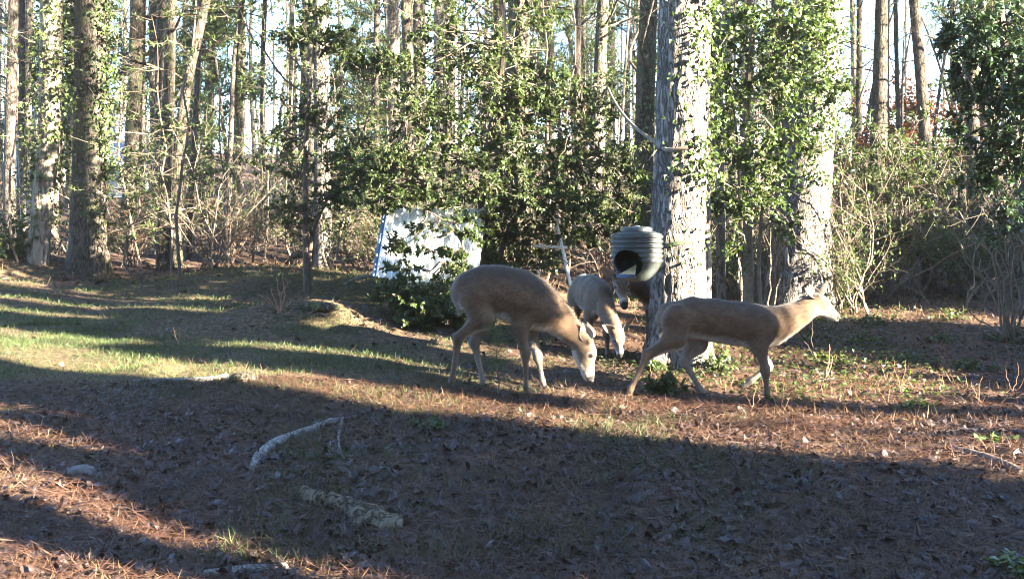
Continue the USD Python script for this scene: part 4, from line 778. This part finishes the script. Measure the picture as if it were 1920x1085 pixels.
lying('stick', 'pale stick end on the leaves right of the walking deer', 'stick', [(1540, 716), (1562, 712)], [.012, .016], DEADWOOD, seed=12, sides=7, n=8)
lying('stick', 'dark twig in front of the bark slab, sun patch behind it', 'stick', [(548, 944), (580, 952), (612, 958)], [.007, .010, .006], TWIG_PALE, seed=13, sides=6, n=12)
lying('stick', 'white-ended stick just left of the low bush', 'stick', [(645, 534), (668, 524), (690, 515)], [.018, .022, .016], DEADWOOD, seed=14, sides=7, n=10)
BARKSLAB = bark('bark_slab', (.06, .048, .03), (.15, .125, .085), 7, .8, .8, crack=.05)
def slab(label, pix, width, seed):
    pts = np.array([gp(*p) for p in pix]); n, m = 26, 9; q = spline(pts[:, :2], n); d = unit(np.gradient(q, axis=0)); s = np.stack([-d[:, 1], d[:, 0]], 1)
    w = width * (.75 + .6 * noise(np.stack([np.arange(n) * .55, np.zeros(n), np.zeros(n)], -1), seed)) * np.sin(PI * np.linspace(.12, .88, n)) ** .4
    t_ = np.linspace(-1, 1, m); XY = q[:, None] + s[:, None] * (w[:, None] * t_[None])[..., None]
    Z = G(XY[..., 0], XY[..., 1]) + .034 + .034 * (1 - t_[None] ** 2) + .03 * (fbm(np.stack([XY[..., 0] * 16, XY[..., 1] * 16, XY[..., 0] * 0], -1), 3, seed) - .5)
    top = np.dstack([XY, Z]).reshape(-1, 3); v = np.vstack([top, top - [0, 0, .024]]); i, j = np.meshgrid(np.arange(n - 1), np.arange(m - 1), indexing='ij'); k = n * m
    f = np.stack([i * m + j, (i + 1) * m + j, (i + 1) * m + j + 1, i * m + j + 1], -1).reshape(-1, 4)
    rim = np.r_[np.arange(m), np.arange(1, n) * m + m - 1, (n - 1) * m + np.arange(m - 2, -1, -1), np.arange(n - 2, 0, -1) * m]; r2 = np.roll(rim, -1)
    base = np.append(q[n // 2], G(*q[n // 2]))
    tag(obj_at('bark_slab', (v, np.vstack([f[:, ::-1], f + k, np.stack([rim, r2, r2 + k, rim + k], 1)])), BARKSLAB, base, smooth=40), label, 'bark')
slab('small pale flake of bark, left end of the broken bark row', [(565, 932), (590, 942), (610, 952)], .045, 2)
slab('middle piece of the broken pale bark row', [(618, 948), (645, 956), (668, 966)], .05, 5)
slab('large pale bark slab with torn edge, right end of the bark row', [(662, 962), (700, 980), (735, 990), (755, 990)], .085, 8)
STONE = plain('grey_stone', (.085, .085, .085), .9, .3, 14, .4)
def stone(label, px, py, sx, sy, sz, seed, mat=None, name='stone', cat_='stone'):
    m = trimesh.creation.icosphere(3, 1.0); n = m.vertices.copy(); m.vertices *= (1 + .5 * (fbm(n * 1.3 + seed * 3, 3, seed) - .5))[:, None]; m.vertices *= [sx, sy, sz]
    g = gp(px, py); m.apply_translation(g + [0, 0, sz * .35]); return tag(obj_at(name, m, mat or STONE, g, smooth=45), label, cat_)
stone('pale flat stone half sunk in sunny needles at lower left', 153, 890, .085, .055, .04, 4)
stone('small dark stone in the needles left of the bark row', 410, 950, .04, .03, .03, 5)
stone('small grey stone by the pale flat stone', 105, 882, .03, .02, .02, 6)
STUMP = bark('rotten_stump', (.05, .042, .032), (.12, .10, .075), 10, .6, 1.0, moss=(.05, .07, .02))
stone('low mossy rotten stump on the edge of the sun band', 455, 716, .10, .08, .06, 9, STUMP, 'stump', 'stump')
stone('dark root mound with dead stalks, left of the low bush', 600, 580, .22, .12, .06, 12, STUMP, 'root_mound', 'mound')
def stems(name, label, cat_, px, py, specs, mat, r=.005, seed=0, leafmat=None):
    """specs: end pixels (px, py, dy) reached from the foot, as bending stems at about the foot's depth."""
    rng = np.random.default_rng(seed); g = gp(px, py); out = []
    for (ex, ey, dy) in specs:
        e = W(ex, ey, g[1] + dy); f0 = g + [rng.normal() * .02, rng.normal() * .02, -.03]; f0[2] = float(G(f0[0], f0[1])) - .03
        p = wander(rng, f0, e, 9, np.linalg.norm(e - g) * .1); out.append(tube(p, np.linspace(r, r * .35, 9), 5))
        for k in range(3):
            i = rng.integers(3, 8); d = rdir(rng, 1)[0] * [1, 1, .5] + [0, 0, .5]; out.append(tube(np.array([p[i], p[i] + d * np.linalg.norm(e - g) * .16]), [r * .5, r * .2], 3, False))
    t = thing(name, label, cat_, g); obj('stems', cat(out), mat, t, off=g, smooth=60)
    return t, g, rng
stems('dead_stalks', 'bunch of dry reddish stalks on the root mound', 'dry stalks', 525, 583, [(518, 520, 0), (530, 512, .1), (545, 525, .1), (498, 545, -.1), (512, 540, 0), (486, 552, 0), (533, 548, 0), (552, 556, .1), (550, 580, -.2)], RED_TWIG, .007, 1)
stems('dead_stalks', 'short upright dry stalks at the right of the root mound', 'dry stalks', 595, 588, [(593, 566, 0), (596, 560, 0)], RED_TWIG, .007, 2)
stems('twig_pile', 'dark pile of twigs and roots on the mound left of the low bush', 'twig pile', 575, 585, [(520, 566, .1), (545, 560, 0), (570, 562, .2), (610, 560, 0), (635, 572, .1), (650, 582, -.1), (495, 580, .1), (530, 590, -.2), (600, 570, -.2), (480, 572, 0), (560, 555, .3), (625, 562, .3)], TWIG, .012, 51)
stems('dead_stalks', 'two thin dry stalks on the grassy strip, left of the root mound', 'dry stalks', 333, 645, [(326, 612, 0), (338, 618, 0)], RED_TWIG, .004, 3)
stems('dead_stalks', 'reddish dry weed beside the front hoof of the walking deer', 'dry stalks', 1150, 720, [(1134, 660, 0), (1148, 655, .05), (1164, 690, 0), (1128, 690, -.1), (1170, 680, .1), (1160, 650, 0)], RED_TWIG, .0045, 4)
stems('dead_stalks', 'bare forked twig standing on the leaves right of the walking deer', 'dry stalks', 1545, 715, [(1555, 645, 0), (1530, 690, 0), (1490, 710, .1), (1560, 668, .05)], RED_TWIG, .008, 5)
stems('dead_stalks', 'thin bare twigs under the chin of the walking deer', 'dry stalks', 1522, 672, [(1524, 600, 0), (1540, 650, .1), (1508, 640, 0)], TWIG, .005, 6)
for i, (px, py, h) in enumerate([(1600, 700, 46), (1690, 735, 60), (1770, 690, 50), (1835, 760, 55), (1880, 700, 70), (1660, 760, 40), (1410, 770, 48), (1458, 770, 44), (1900, 740, 60)]):
    stems('dead_stalks', f'thin dry stalks standing on the leafy ground right of the deer', 'dry stalks', px, py, [(px + 8, py - h, 0), (px - 14, py - h * .8, .1), (px + 22, py - h * .6, -.1)], RED_TWIG, .003, 20 + i)
    tag(stage.GetPrimAtPath('/World/dead_stalks_%03d' % (6 + i)), group='thin dry stalks on the right')
# the pale bent branches of the right-hand bramble and the crooked grey sapling by the second tree
stems('bare_shrub', 'tangle of pale bending bare branches at the right edge', 'shrub', 1900, 640, [(1745, 360, .3), (1850, 330, .2), (1870, 345, -.1), (1905, 370, 0), (1780, 420, .2), (1815, 580, .1), (1840, 500, 0), (1860, 440, .2), (1920, 430, -.2), (1800, 455, .3), (1925, 560, 0), (1790, 620, 0)], TWIG_PALE, .016, 31)
stems('bare_shrub', 'pale crooked branch rising at an angle left of the bare tangle', 'shrub', 1812, 582, [(1855, 510, 0), (1830, 450, .3)], TWIG_PALE, .014, 32)
stems('bare_sapling', 'crooked grey bare sapling between the two big trees', 'sapling', 1446, 590, [(1452, 440, .1), (1505, 300, .2), (1440, 395, 0), (1476, 490, 0), (1500, 540, -.1)], TWIG_PALE, .014, 33)
stems('bare_sapling', 'pale bare upright stems below the ivy right of the feeder tree', 'sapling', 1395, 590, [(1385, 380, 0), (1400, 360, .1), (1412, 420, 0)], TWIG_PALE, .022, 34)
stems('bare_sapling', 'dark thin leaning saplings left of the fallen limb', 'sapling', 378, 505, [(405, 440, 0), (430, 400, .1), (470, 300, .2)], TWIG, .02, 35)
stems('bare_sapling', 'thin crooked sapling by the left foot of the fallen limb', 'sapling', 474, 498, [(478, 380, 0), (490, 300, 0), (500, 230, .1)], TWIG, .014, 36)
stems('bare_sapling', 'bare branching sapling before the dry ivy tree', 'sapling', 130, 480, [(150, 200, 0), (118, 240, .1), (170, 110, 0), (60, 240, -.1), (20, 330, 0)], TWIG_PALE, .022, 37)
p = wander(np.random.default_rng(3), W(1145, 190, 11.6), W(1275, 285, 9.95), 14, .12)
tag(obj_at('hanging_branch', cat([tube(spline([W(1140, 165, 11.8), W(1165, 210, 11.4), W(1205, 250, 10.8), W(1240, 275, 10.2), W(1262, 282, 9.93), W(1290, 276, 9.9)], 20), np.linspace(.012, .022, 20), 7), tube(spline([W(1240, 275, 10.2), W(1224, 290, 10.0), W(1216, 300, 9.9)], 6), np.linspace(.01, .003, 6), 5)]), TWIG_PALE, W(1262, 282, 9.93), smooth=50), 'pale bare branch reaching left from the feeder tree into the holly', 'branch')
# seedling pine and leafy plants by the deer
def seedling():
    rng = np.random.default_rng(9); g = gp(932, 748); e = W(930, 610, g[1]); p = wander(rng, g, e, 8, .05); t = thing('pine_seedling', 'small pine seedling standing in front of the grazing doe', 'seedling', g); obj('stem', tube(p, np.linspace(.007, .003, 8), 5), TWIG, t, off=g); lv = []
    for k in range(11):
        c = p[-1] * (k / 10) + p[3] * (1 - k / 10); m = 26; d = rdir(rng, m) + [0, 0, .35]; lv.append(leaves(np.repeat(c[None], m, 0) + d * .01, d, rdir(rng, m), .13 * rng.uniform(.6, 1, m), .004, rng, six=False))
    obj('needles', cat(lv), NEEDLE, t, off=g)
seedling()
def plant(label, px, py, w, h, n, L, mat, seed, name='leafy_plant', cat_='plant', group=None):
    rng = np.random.default_rng(seed); g = gp(px, py); s = FPX / g[1]; wood, lv = [], []
    for k in range(n):
        a = rng.uniform(0, 2 * PI); rr = w / s * .5 * rng.random() ** .6; e = g + [math.cos(a) * rr, math.sin(a) * rr, 0]; e[2] = float(G(e[0], e[1])) + h / s * rng.uniform(.35, 1) * (1 - .5 * rr / (w / s * .5))
        t_, l_ = spray(rng, g + [math.cos(a) * rr * .3, math.sin(a) * rr * .3, -.01], e, 9, L, L * .6, drop=.5); wood.append(t_); lv.append(l_)
    t = thing(name, label, cat_, g, group=group); obj('stems', cat(wood), TWIG, t, off=g); obj('leaves', cat(lv), mat, t, off=g)
plant('dark evergreen plant under the walking deer between its hind legs', 1248, 742, 85, 62, 42, .06, HOLLY, 1)
plant('bright green leaves lit by sun behind the hind legs of the walking deer', 1222, 695, 55, 34, 14, .055, IVY, 2)
plant('ivy plant in the sun under the belly of the walking deer', 1350, 700, 90, 60, 30, .05, IVY, 3)
plant('small leafy plant on the shaded bank right of the curved branch', 800, 805, 95, 30, 22, .045, HOLLY, 4)
plant('leafy plant at the right edge on the lower bank', 1895, 1072, 110, 50, 16, .05, IVY, 5)
plant('ivy clump at the foot of the feeder tree', 1300, 660, 90, 40, 20, .05, IVY, 6)
plant('dark evergreen clump at the far left edge under the trees', 20, 478, 130, 120, 60, .09, HOLLY, 7)
for i, (px, py) in enumerate([(1620, 640), (1690, 680), (1760, 640), (1830, 690), (1890, 640), (1560, 680), (1720, 770), (1860, 830), (1640, 610), (1780, 600)]):
    plant('low ivy on the shaded ground to the right of the deer', px, py, 110, 22, 20, .05, HOLLY, 30 + i, 'ground_ivy', 'ivy', 'low ivy on the right')

# ------------------------------------------------------------------ house seen through the trees at far left
SIDING = M('white_siding', {'g': ('geometry', {}), 's': ('separate_xyz', {}), 'w': ('math', {'math_type': 'modulo', 'value2': .2}), 'r': ('rgb_ramp', {'ramp': [(0, (.45, .46, .48)), (.06, (.78, .78, .77)), (1, (.78, .78, .77))]}), 'k': ('math', {'math_type': 'multiply', 'value2': 5.0}), 'p': ('principled_bsdf', {'roughness': .6})},
           [('g.position', 's.vector'), ('s.z', 'w.value1'), ('w.value', 'k.value1'), ('k.value', 'r.fac'), ('r.color', 'p.base_color')], 'p.BSDF')
ROOF = plain('blue_grey_roof', (.22, .27, .33), .8, .2, 8, .2); PANE = plain('dark_window', (.05, .08, .16), .1, .1, spec=.8)
def house(label, px0, px1, py_eave, y, ridge, nwin, depth=7.0):
    x0, x1 = xat(px0, y), xat(px1, y); zb = float(min(G(x0, y), G(x1, y))) - .5; ze = CZ - (py_eave - HY) / FPX * y; c = np.array([(x0 + x1) / 2, y + depth / 2, zb])
    t = thing('house', label, 'house', c); bx = trimesh.creation.box((x1 - x0, depth, ze - zb)); bx.apply_translation([0, 0, (ze - zb) / 2]); obj('wall', bx, SIDING, t)
    w, d = (x1 - x0) / 2 + .4, depth / 2 + .4; e = ze - zb + .003; v = np.array([[-w, -d, e], [w, -d, e], [w, d, e], [-w, d, e], [-w, 0, e + ridge], [w, 0, e + ridge]])
    obj('roof', (v, np.array([[0, 1, 5], [0, 5, 4], [2, 3, 4], [2, 4, 5], [1, 2, 5], [3, 0, 4], [0, 3, 2], [0, 2, 1]])), ROOF, t)
    for k in range(nwin):
        cx = -w + .4 + (x1 - x0) * (k + .5) / nwin; fr = trimesh.creation.box((1.15, .1, 1.45)); fr.apply_translation([cx, -depth / 2 - .02, (ze - zb) * .62]); wn = obj('window', fr, WHITE_M, t)
        pn = trimesh.creation.box((.95, .04, 1.25)); pn.apply_translation([cx, -depth / 2 - .07, (ze - zb) * .62]); obj('pane', pn, PANE, wn)
house('white house with grey roof glimpsed between trunks at far left', 10, 142, 240, 52, 2.2, 3)
house('small white outbuilding with blue-grey roof seen right of the thick left trunk', 196, 242, 312, 46, 1.2, 1, 4.0)

# ------------------------------------------------------------------ trees and shrubs standing to the right of the frame (they shade the clearing)
PERP = np.array([-SUN_H[1], SUN_H[0]])
def st(s, t): q = PERP * s + SUN_H * t; return on(q[0], q[1])
def side_trunk(label, s, w, t, h, seed):
    b = st(s, t); rng = np.random.default_rng(seed); r = w / 2
    v, f, P, R = trunk_mesh([b - [0, 0, .1], b + [0, 0, h * .5], b + [rng.normal() * .3, rng.normal() * .3, h]], [r, r * .97, r * .9, r * .7, r * .3], 16, 24, .05, seed, .15)
    x = thing('tree', label, 'tree', b); obj('trunk', (v, f), BARK_GREY, x, smooth=True, off=b); out = []; limbs(rng, P, R, b[2] + h * .45, 10, 2.4, out, 2, 4); obj('limbs', cat(out), BARK_GREY, x, off=b)
side_trunk('grey tree outside the right edge, nearest the camera', 3.76, .40, 3.6, 15, 1)
side_trunk('grey tree outside the right edge, level with the grazing doe', 7.30, .09, 9.0, 9, 2)
side_trunk('grey tree outside the right edge, level with the walking deer', 8.36, .60, 7.5, 18, 3)
side_trunk('slim tree outside the right edge, behind the feeder line', 10.15, .26, 8.0, 16, 5)
side_trunk('slim tree outside the right edge, past the row of low bushes', 11.7, .25, 9, 16, 9)
side_trunk('second slim tree outside the right edge, past the row of low bushes', 12.9, .3, 10, 17, 10)
side_trunk('broad tree outside the right edge, before the clearing', 5.75, .62, 6.2, 19, 6)
side_trunk('thick tree outside the right edge, just behind the broad one', 6.17, .52, 7.6, 18, 7)
side_trunk('thick tree outside the right edge, just before the broad one', 5.32, .5, 7.4, 18, 8)
def make_cedar(kname, seed, h, r, n):
    rng = np.random.default_rng(seed); k = proto(kname); z = h * rng.random(n); prof = np.clip(np.minimum(z / (.12 * h) + .6, 1) * (1 - (z / h) ** 2.2), .05, 1)
    a = rng.uniform(0, 2 * PI, n); lump = .75 + .5 * fbm(np.stack([np.cos(a) * 1.6, np.sin(a) * 1.6, z * 1.1], -1), 3, seed); rr = r * prof * lump * rng.random(n) ** .5
    c = np.stack([np.cos(a) * rr, np.sin(a) * rr, z], 1); d = rdir(rng, n) + np.stack([np.cos(a), np.sin(a), np.zeros(n)], 1) * .7; obj('leaves', leaves(c, d, rdir(rng, n), .12, .055, rng, six=False), MAGNOLIA, k)
    obj('trunk', trunk_mesh([np.array([0, 0, -.2]), np.array([0, 0, h * .5]), np.array([0, 0, h * .9])], [.09, .07, .03], 8, 10)[:2], BARK_GREY, k); return k
CEDAR = make_cedar('cedar', 400, 6.0, .62, 15000); HEDGE = make_cedar('hedge', 401, 1.55, .75, 5000)
for lab, s, t, sc in [('tall dark evergreen outside the right edge, beside the broad tree', 5.55, 5.2, (.9, .9, 1.15)), ('second tall dark evergreen outside the right edge', 6.02, 6.8, (.85, .85, 1.2)), ('third tall dark evergreen outside the right edge, nearer the camera', 5.35, 7.4, (.5, .5, 1.2)),
                       ('short dark evergreen outside the right edge nearest the camera', 4.45, 2.6, (1.0, 1.0, .50)), ('short dark evergreen outside the right edge beside the broad tree', 4.95, 3.0, (1.0, 1.0, .55)),
                      ]:
    instance(CEDAR, 'evergreen', lab, 'evergreen tree', st(s, t), s, None, sc)
for i, (s, t, sc) in enumerate([(4.62, 2.2, (.62, .62, 1.22)), (4.95, 2.8, (.6, .6, 1.3)), (10.95, 2.6, (1, 1, 1.1)), (11.9, 2.2, (1.1, 1.1, 1.8)), (12.8, 2.4, (1, 1, 1.9)), (13.5, 2.0, (.9, .9, 1.6)), (15.8, 2.6, (1.4, 1.4, 2.1)), (16.9, 2.2, (1.4, 1.4, 2.1)), (18.1, 2.6, (1.5, 1.5, 2.2)), (19.4, 2.4, (1.5, 1.5, 2.2)), (9.25, 1.7, (.8, .8, .55)), (10.15, 1.6, (.9, .9, .65)), (7.5, 1.1, (.5, .5, .42))]):
    instance(HEDGE, 'evergreen_bush', ['evergreen bush outside the right edge near the camera', 'evergreen bush outside the right edge beside its twin near the camera'][i] if i < 2 else 'low evergreen bush in the row outside the right edge', 'bush', st(s, t), s, 'low bushes outside the right edge' if i > 1 else None, sc)
def stemmed(label, s_, t_, z0, z1, rmax, n, seed):
    b = st(s_, t_); rng = np.random.default_rng(seed); h = rng.random(n); a = rng.uniform(0, 2 * PI, n); rr = rmax * np.sin(PI * np.clip(h * .84 + .1, 0, 1)) ** .35 * rng.random(n) ** .5
    c = b + np.stack([np.cos(a) * rr, np.sin(a) * rr, z0 + (z1 - z0) * h - b[2]], 1); x = thing('evergreen', label, 'evergreen tree', b)
    obj('crown', leaves(c, rdir(rng, n), rdir(rng, n), .11, .055, rng, six=False), MAGNOLIA, x, off=b); obj('trunk', tube(np.array([b - [0, 0, .1], b + [0, 0, z0 * .6], [b[0], b[1], z1 - .2]]), [.035, .03, .012], 8), BARK_GREY, x, off=b)
stemmed('small evergreen on a bare thin stem outside the right edge, level with the grazing doe', 7.42, 6.0, 3.0, 4.6, .40, 8500, 34)
stemmed('small evergreen on a bare thin stem outside the right edge, level with the feeder', 8.735, 6.2, 3.6, 5.3, .245, 10000, 35)
stemmed('taller evergreen on a bare stem outside the right edge, between the two deer lines', 7.92, 6.3, 4.55, 6.0, .20, 5500, 36)
stemmed('tallest evergreen on a bare stem outside the right edge, beyond the feeder line', 9.15, 6.6, 4.75, 6.3, .26, 7000, 37)
rng = np.random.default_rng(33)
for i in range(18):
    s = rng.uniform(18.5, 36); instance(BARES[i % 4], 'bare_tree', 'leafless tree standing outside the right edge', 'bare tree', st(s, rng.uniform(8, 22)), rng.uniform(0, 6), 'leafless trees outside the right edge', rng.uniform(.9, 1.2))
for i in range(18):
    s = 19.5 + i * 1.05 + rng.uniform(-.4, .4); t = rng.uniform(9, 26)
    instance(PINES[i % 4], 'pine_tree', 'pine standing outside the right edge', 'pine tree', st(s, t), i, 'pines outside the right edge', rng.uniform(.9, 1.15))
rng = np.random.default_rng(77)
k = 0
for i in range(900):
    if k == 84: break
    a = rng.uniform(0, 2 * PI); d = rng.uniform(17, 27); x, y = d * math.cos(a), 6 + d * math.sin(a); s, t = np.array([x, y]) @ PERP, np.array([x, y]) @ SUN_H
    if (y > 2 and abs(x) < .62 * y + 2) or y > 19: continue
    if t > 3 and 3 < s < 17 and t < 20: continue
    instance(CEDAR, 'evergreen', 'evergreen of the thicket that closes in the clearing behind and beside the camera', 'evergreen tree', on(x, y), a, 'thicket around the clearing outside the frame', (3.2, 3.2, rng.uniform(.75, .95))); k += 1
for i in range(80):
    a = rng.uniform(PI * .8, PI * 1.9); d = rng.uniform(7, 30); x, y = d * math.cos(a), 4 + d * math.sin(a); s = np.array([x, y]) @ PERP
    if (y > 2 and abs(x) < .62 * y + 2) or s > 2.0 and x > 0: continue
    instance(PINES[i % 4], 'pine_tree', 'pine standing outside the frame behind or left of the camera', 'pine tree', on(x, y), a, 'pines outside the frame', rng.uniform(.9, 1.3))

# ------------------------------------------------------------------ ground cover: leaf litter, pine straw, grass
def spread(n, x0, x1, y0, y1, rng, dens=None):
    x = rng.uniform(x0, x1, n); y = rng.uniform(y0, y1, n); ok = np.abs(x) < .49 * y + .5
    if dens is not None: ok &= rng.random(n) < dens(x, y)
    return x[ok], y[ok]
def patch(x, y, sc, seed): return fbm(np.stack([x * sc, y * sc, np.zeros_like(x)], -1), 3, seed)
def field(x, y):   # how much of the winter lawn: left, beyond the bank
    return np.clip((1.2 - x) / 2.5, 0, 1) * np.clip((y - 6.6) / 1.6, 0, 1) * np.clip((17.2 - y) / 1.5, 0, 1)
def tilt(x, y):    # ground normal
    e = .04; return unit(np.stack([-(G(x + e, y) - G(x - e, y)) / (2 * e), -(G(x, y + e) - G(x, y - e)) / (2 * e), np.ones_like(x)], -1))
rng = np.random.default_rng(91)
def litter(n, x0, x1, y0, y1, L, dens, lift=.02):
    x, y = spread(n, x0, x1, y0, y1, rng, dens); m = len(x); nn = tilt(x, y); c = np.stack([x, y, G(x, y) + lift * rng.random(m) + .004], 1)
    d = unit(np.cross(nn, rdir(rng, m)) + nn * rng.normal(size=(m, 1)) * .3); l = L * (.3 + 1.1 * rng.random(m) ** 1.4)
    return leaves(c - d * l[:, None] * .5, d, unit(nn + rng.normal(size=(m, 3)) * .35), l, l * rng.uniform(.3, .75, m), rng, fold=rng.uniform(-.35, .45, (m, 1)), six=True)
def lobed(n, x0, x1, y0, y1, L, dens):
    x, y = spread(n, x0, x1, y0, y1, rng, dens); m = len(x); nn = tilt(x, y); c = np.stack([x, y, G(x, y) + .006 + .025 * rng.random(m)], 1)
    d = unit(np.cross(nn, rdir(rng, m)) + nn * rng.normal(size=(m, 1)) * .32); sd = unit(np.cross(nn + rng.normal(size=(m, 3)) * .35, d)); up = np.cross(d, sd); l = L * (.4 + .9 * rng.random(m) ** 1.3)
    a = np.linspace(0, 2 * PI, 13)[:-1]; rad = (.5 + .5 * np.abs(np.cos(a[None] * rng.choice([1.0, 2.5, 3.5], (m, 1))))) * rng.uniform(.7, 1.15, (m, 12)); cu = rng.normal(size=(m, 1)) * .22; cv = rng.normal(size=(m, 1)) * .3
    X = np.cos(a) * rad; Y = np.sin(a) * rad * rng.uniform(.5, .85, (m, 1)); Z = cu * X ** 2 * 2 + cv * Y ** 2 * 2 + rng.normal(size=(m, 12)) * .05
    ring = c[:, None] + (X[..., None] * d[:, None] + Y[..., None] * sd[:, None] + Z[..., None] * up[:, None]) * (l * .5)[:, None, None]
    v = np.concatenate([c[:, None], ring], 1).reshape(-1, 3); k = np.arange(12); f = np.stack([np.zeros(12, int), 1 + k, 1 + (k + 1) % 12], 1)
    return v, (f[None] + (np.arange(m) * 13)[:, None, None]).reshape(-1, 3)
lit = [lobed(8000, -3.6, 3.6, 3.8, 7.6, .085, lambda x, y: .3 + 1.4 * np.clip(patch(x, y, 1.1, 14) - .3, 0, 1)), lobed(7000, -2.5, 7, 7.6, 12, .08, lambda x, y: np.clip(1.1 - field(x, y), 0, 1) * (.3 + 1.2 * np.clip(patch(x, y, .9, 15) - .3, 0, 1))), litter(15000, -4.5, 4.5, 3.6, 8.6, .05, lambda x, y: .3 + 1.3 * np.clip(patch(x, y, .9, 4) - .3, 0, 1)),
       litter(11000, -1.5, 8.5, 8.0, 16.5, .062, lambda x, y: np.clip(1.1 - field(x, y), 0, 1) * (.3 + 1.2 * np.clip(patch(x, y, .8, 5) - .3, 0, 1))),
       litter(6000, -8.5, 1.5, 8.0, 17.0, .06, lambda x, y: .12 + .9 * np.clip(patch(x, y, .7, 6) - .45, 0, 1) + 3 * np.exp(-((x + 2.1) / 1.3) ** 2 - ((y - 11.9) / .9) ** 2)),
       litter(14000, -14, 14, 15.5, 30, .09, lambda x, y: np.full_like(x, .8))]
tag(obj('leaf_litter', cat(lit), LITTER), 'dry brown leaves strewn over the forest floor', 'fallen leaves', kind='stuff')
def straw(n, x0, x1, y0, y1, L, w, dens):
    x, y = spread(n, x0, x1, y0, y1, rng, dens); m = len(x); nn = tilt(x, y); c = np.stack([x, y, G(x, y) + .004 + .042 * rng.random(m) ** 1.3], 1)
    d = unit(np.cross(nn, rdir(rng, m)) + nn * rng.normal(size=(m, 1)) * .2); l = L * rng.uniform(.5, 1.2, m)
    return leaves(c - d * l[:, None] * .5, d, nn + rng.normal(size=(m, 3)) * .3, l, w, rng, fold=.1, six=False)
st_ = [straw(190000, -4.5, 4.5, 3.6, 8.6, .15, .0042, lambda x, y: .3 + 1.4 * np.clip(patch(x, y, 1.1, 8) - .25, 0, 1)), straw(80000, -4, 8, 8.0, 14, .15, .0045, lambda x, y: np.clip(1.1 - field(x, y), .1, 1) * (.25 + patch(x, y, 1.0, 12)))]
tag(obj('pine_straw', cat(st_), STRAW), 'reddish pine straw covering the ground', 'pine straw', kind='stuff')
def grass(n, x0, x1, y0, y1, L, w, dens):
    x, y = spread(n, x0, x1, y0, y1, rng, dens); x = x + rng.normal(size=len(x)) * .01; m = len(x); c = np.stack([x, y, G(x, y) - .004], 1)
    d = unit(rng.normal(size=(m, 3)) * [.75, .75, .1] + [0, 0, .75]); l = L * rng.uniform(.4, 1.3, m)
    return leaves(c, d, rdir(rng, m), l, w, rng, fold=.15, six=False)
gd = lambda x, y: field(x, y) * (1 - .92 * np.exp(-((x + 2.1) / 1.2) ** 2 - ((y - 11.9) / .8) ** 2)) * np.clip((patch(x, y, 1.6, 21) - .3) * 3.2, .12, 1)
gr = [grass(120000, -7.5, 1.2, 6.6, 12, .06, .0050, gd), grass(60000, -9, 0, 11, 17.2, .065, .006, gd)]
tag(obj('grass', cat(gr), GRASS), 'short patchy winter grass of the clearing on the left', 'grass', kind='stuff')
hump = lambda x, y: np.clip((patch(x, y, 1.3, 31) - .42) * 5, 0, 1) * np.clip(1 - field(x, y) * .6, 0, 1)
dg = [grass(46000, -4, 4.5, 4.2, 9.5, .075, .0024, lambda x, y: hump(x, y) * .7), grass(16000, 1, 8, 7.5, 15, .12, .004, lambda x, y: hump(x, y) * .8), grass(9000, -9, 9, 14.5, 18.5, .16, .007, hump)]
tag(obj('dead_grass', cat(dg), DEADGRASS), 'dry straw-coloured grass tufts among the needles', 'dry grass', kind='stuff')
gg = [grass(17000, -1.4, 1.7, 5.0, 7.9, .10, .0038, lambda x, y: np.clip((patch(x, y, 1.4, 41) - .46) * 5, 0, 1))]
tag(obj('green_tufts', cat(gg), GRASS), 'green grass tufts on the shaded bank', 'grass', kind='stuff')
gc = []
x, y = spread(15000, .8, 9, 8.5, 16, rng, lambda x, y: np.clip((patch(x, y, .9, 51) - .38) * 4, 0, 1)); m = len(x)
gc.append(leaves(np.stack([x, y, G(x, y) + .01 + .05 * rng.random(m)], 1), rdir(rng, m) * [1, 1, .4], rdir(rng, m) * .5 + [0, 0, 1], .05 * rng.uniform(.6, 1.3, m), .038, rng, six=False))
tag(obj('ground_cover', cat(gc), HOLLY), 'small evergreen leaves creeping over the ground on the right', 'ground cover', kind='stuff')
rng = np.random.default_rng(123)
for i in range(140):
    y = rng.uniform(4.9, 7.6); x = rng.uniform(-.44, .46) * y
    nn = tilt(np.array([x]), np.array([y])); d = unit(np.cross(nn, rdir(rng, 1)) + nn * rng.normal() * .25); l = rng.uniform(.07, .115); c = on(x, y, .02)
    a_ = np.linspace(0, 2 * PI, 15)[:-1]; rad = (.55 + .45 * np.abs(np.cos(a_ * 2.5))) * rng.uniform(.8, 1.1, 14); s = np.cross(nn, d)[0]; D, N_ = d[0], nn[0]
    ring = np.array([D * math.cos(t) * r_ * .5 * l + s * math.sin(t) * r_ * .38 * l + N_ * (.12 * l * math.sin(2 * t + i) + .10 * l * rng.random()) for t, r_ in zip(a_, rad)])
    v = np.vstack([[N_ * .01], ring]); f = np.array([[0, 1 + k, 1 + (k + 1) % 14] for k in range(14)])
    tag(obj_at('dry_leaf', (v + c, f), LITTER, c), 'larger curled dry leaf on the shaded bank in the foreground', 'leaf', 'large dry leaves in the foreground')

# ------------------------------------------------------------------ thin bright air between the far trunks
hz = trimesh.creation.box((1500, 1100, 50)); hz.apply_translation([0, 400, 19])
HAZE = usdkit.material(stage, '/World/Looks/haze_air', {'v': ('principled_volume', {'color': (.92, .95, 1.0), 'density': 0.00015, 'anisotropy': 0.0})}, [], volume='v.volume')
tag(obj('haze', hz, HAZE), 'faint bright haze between the far trees', 'haze', kind='stuff')
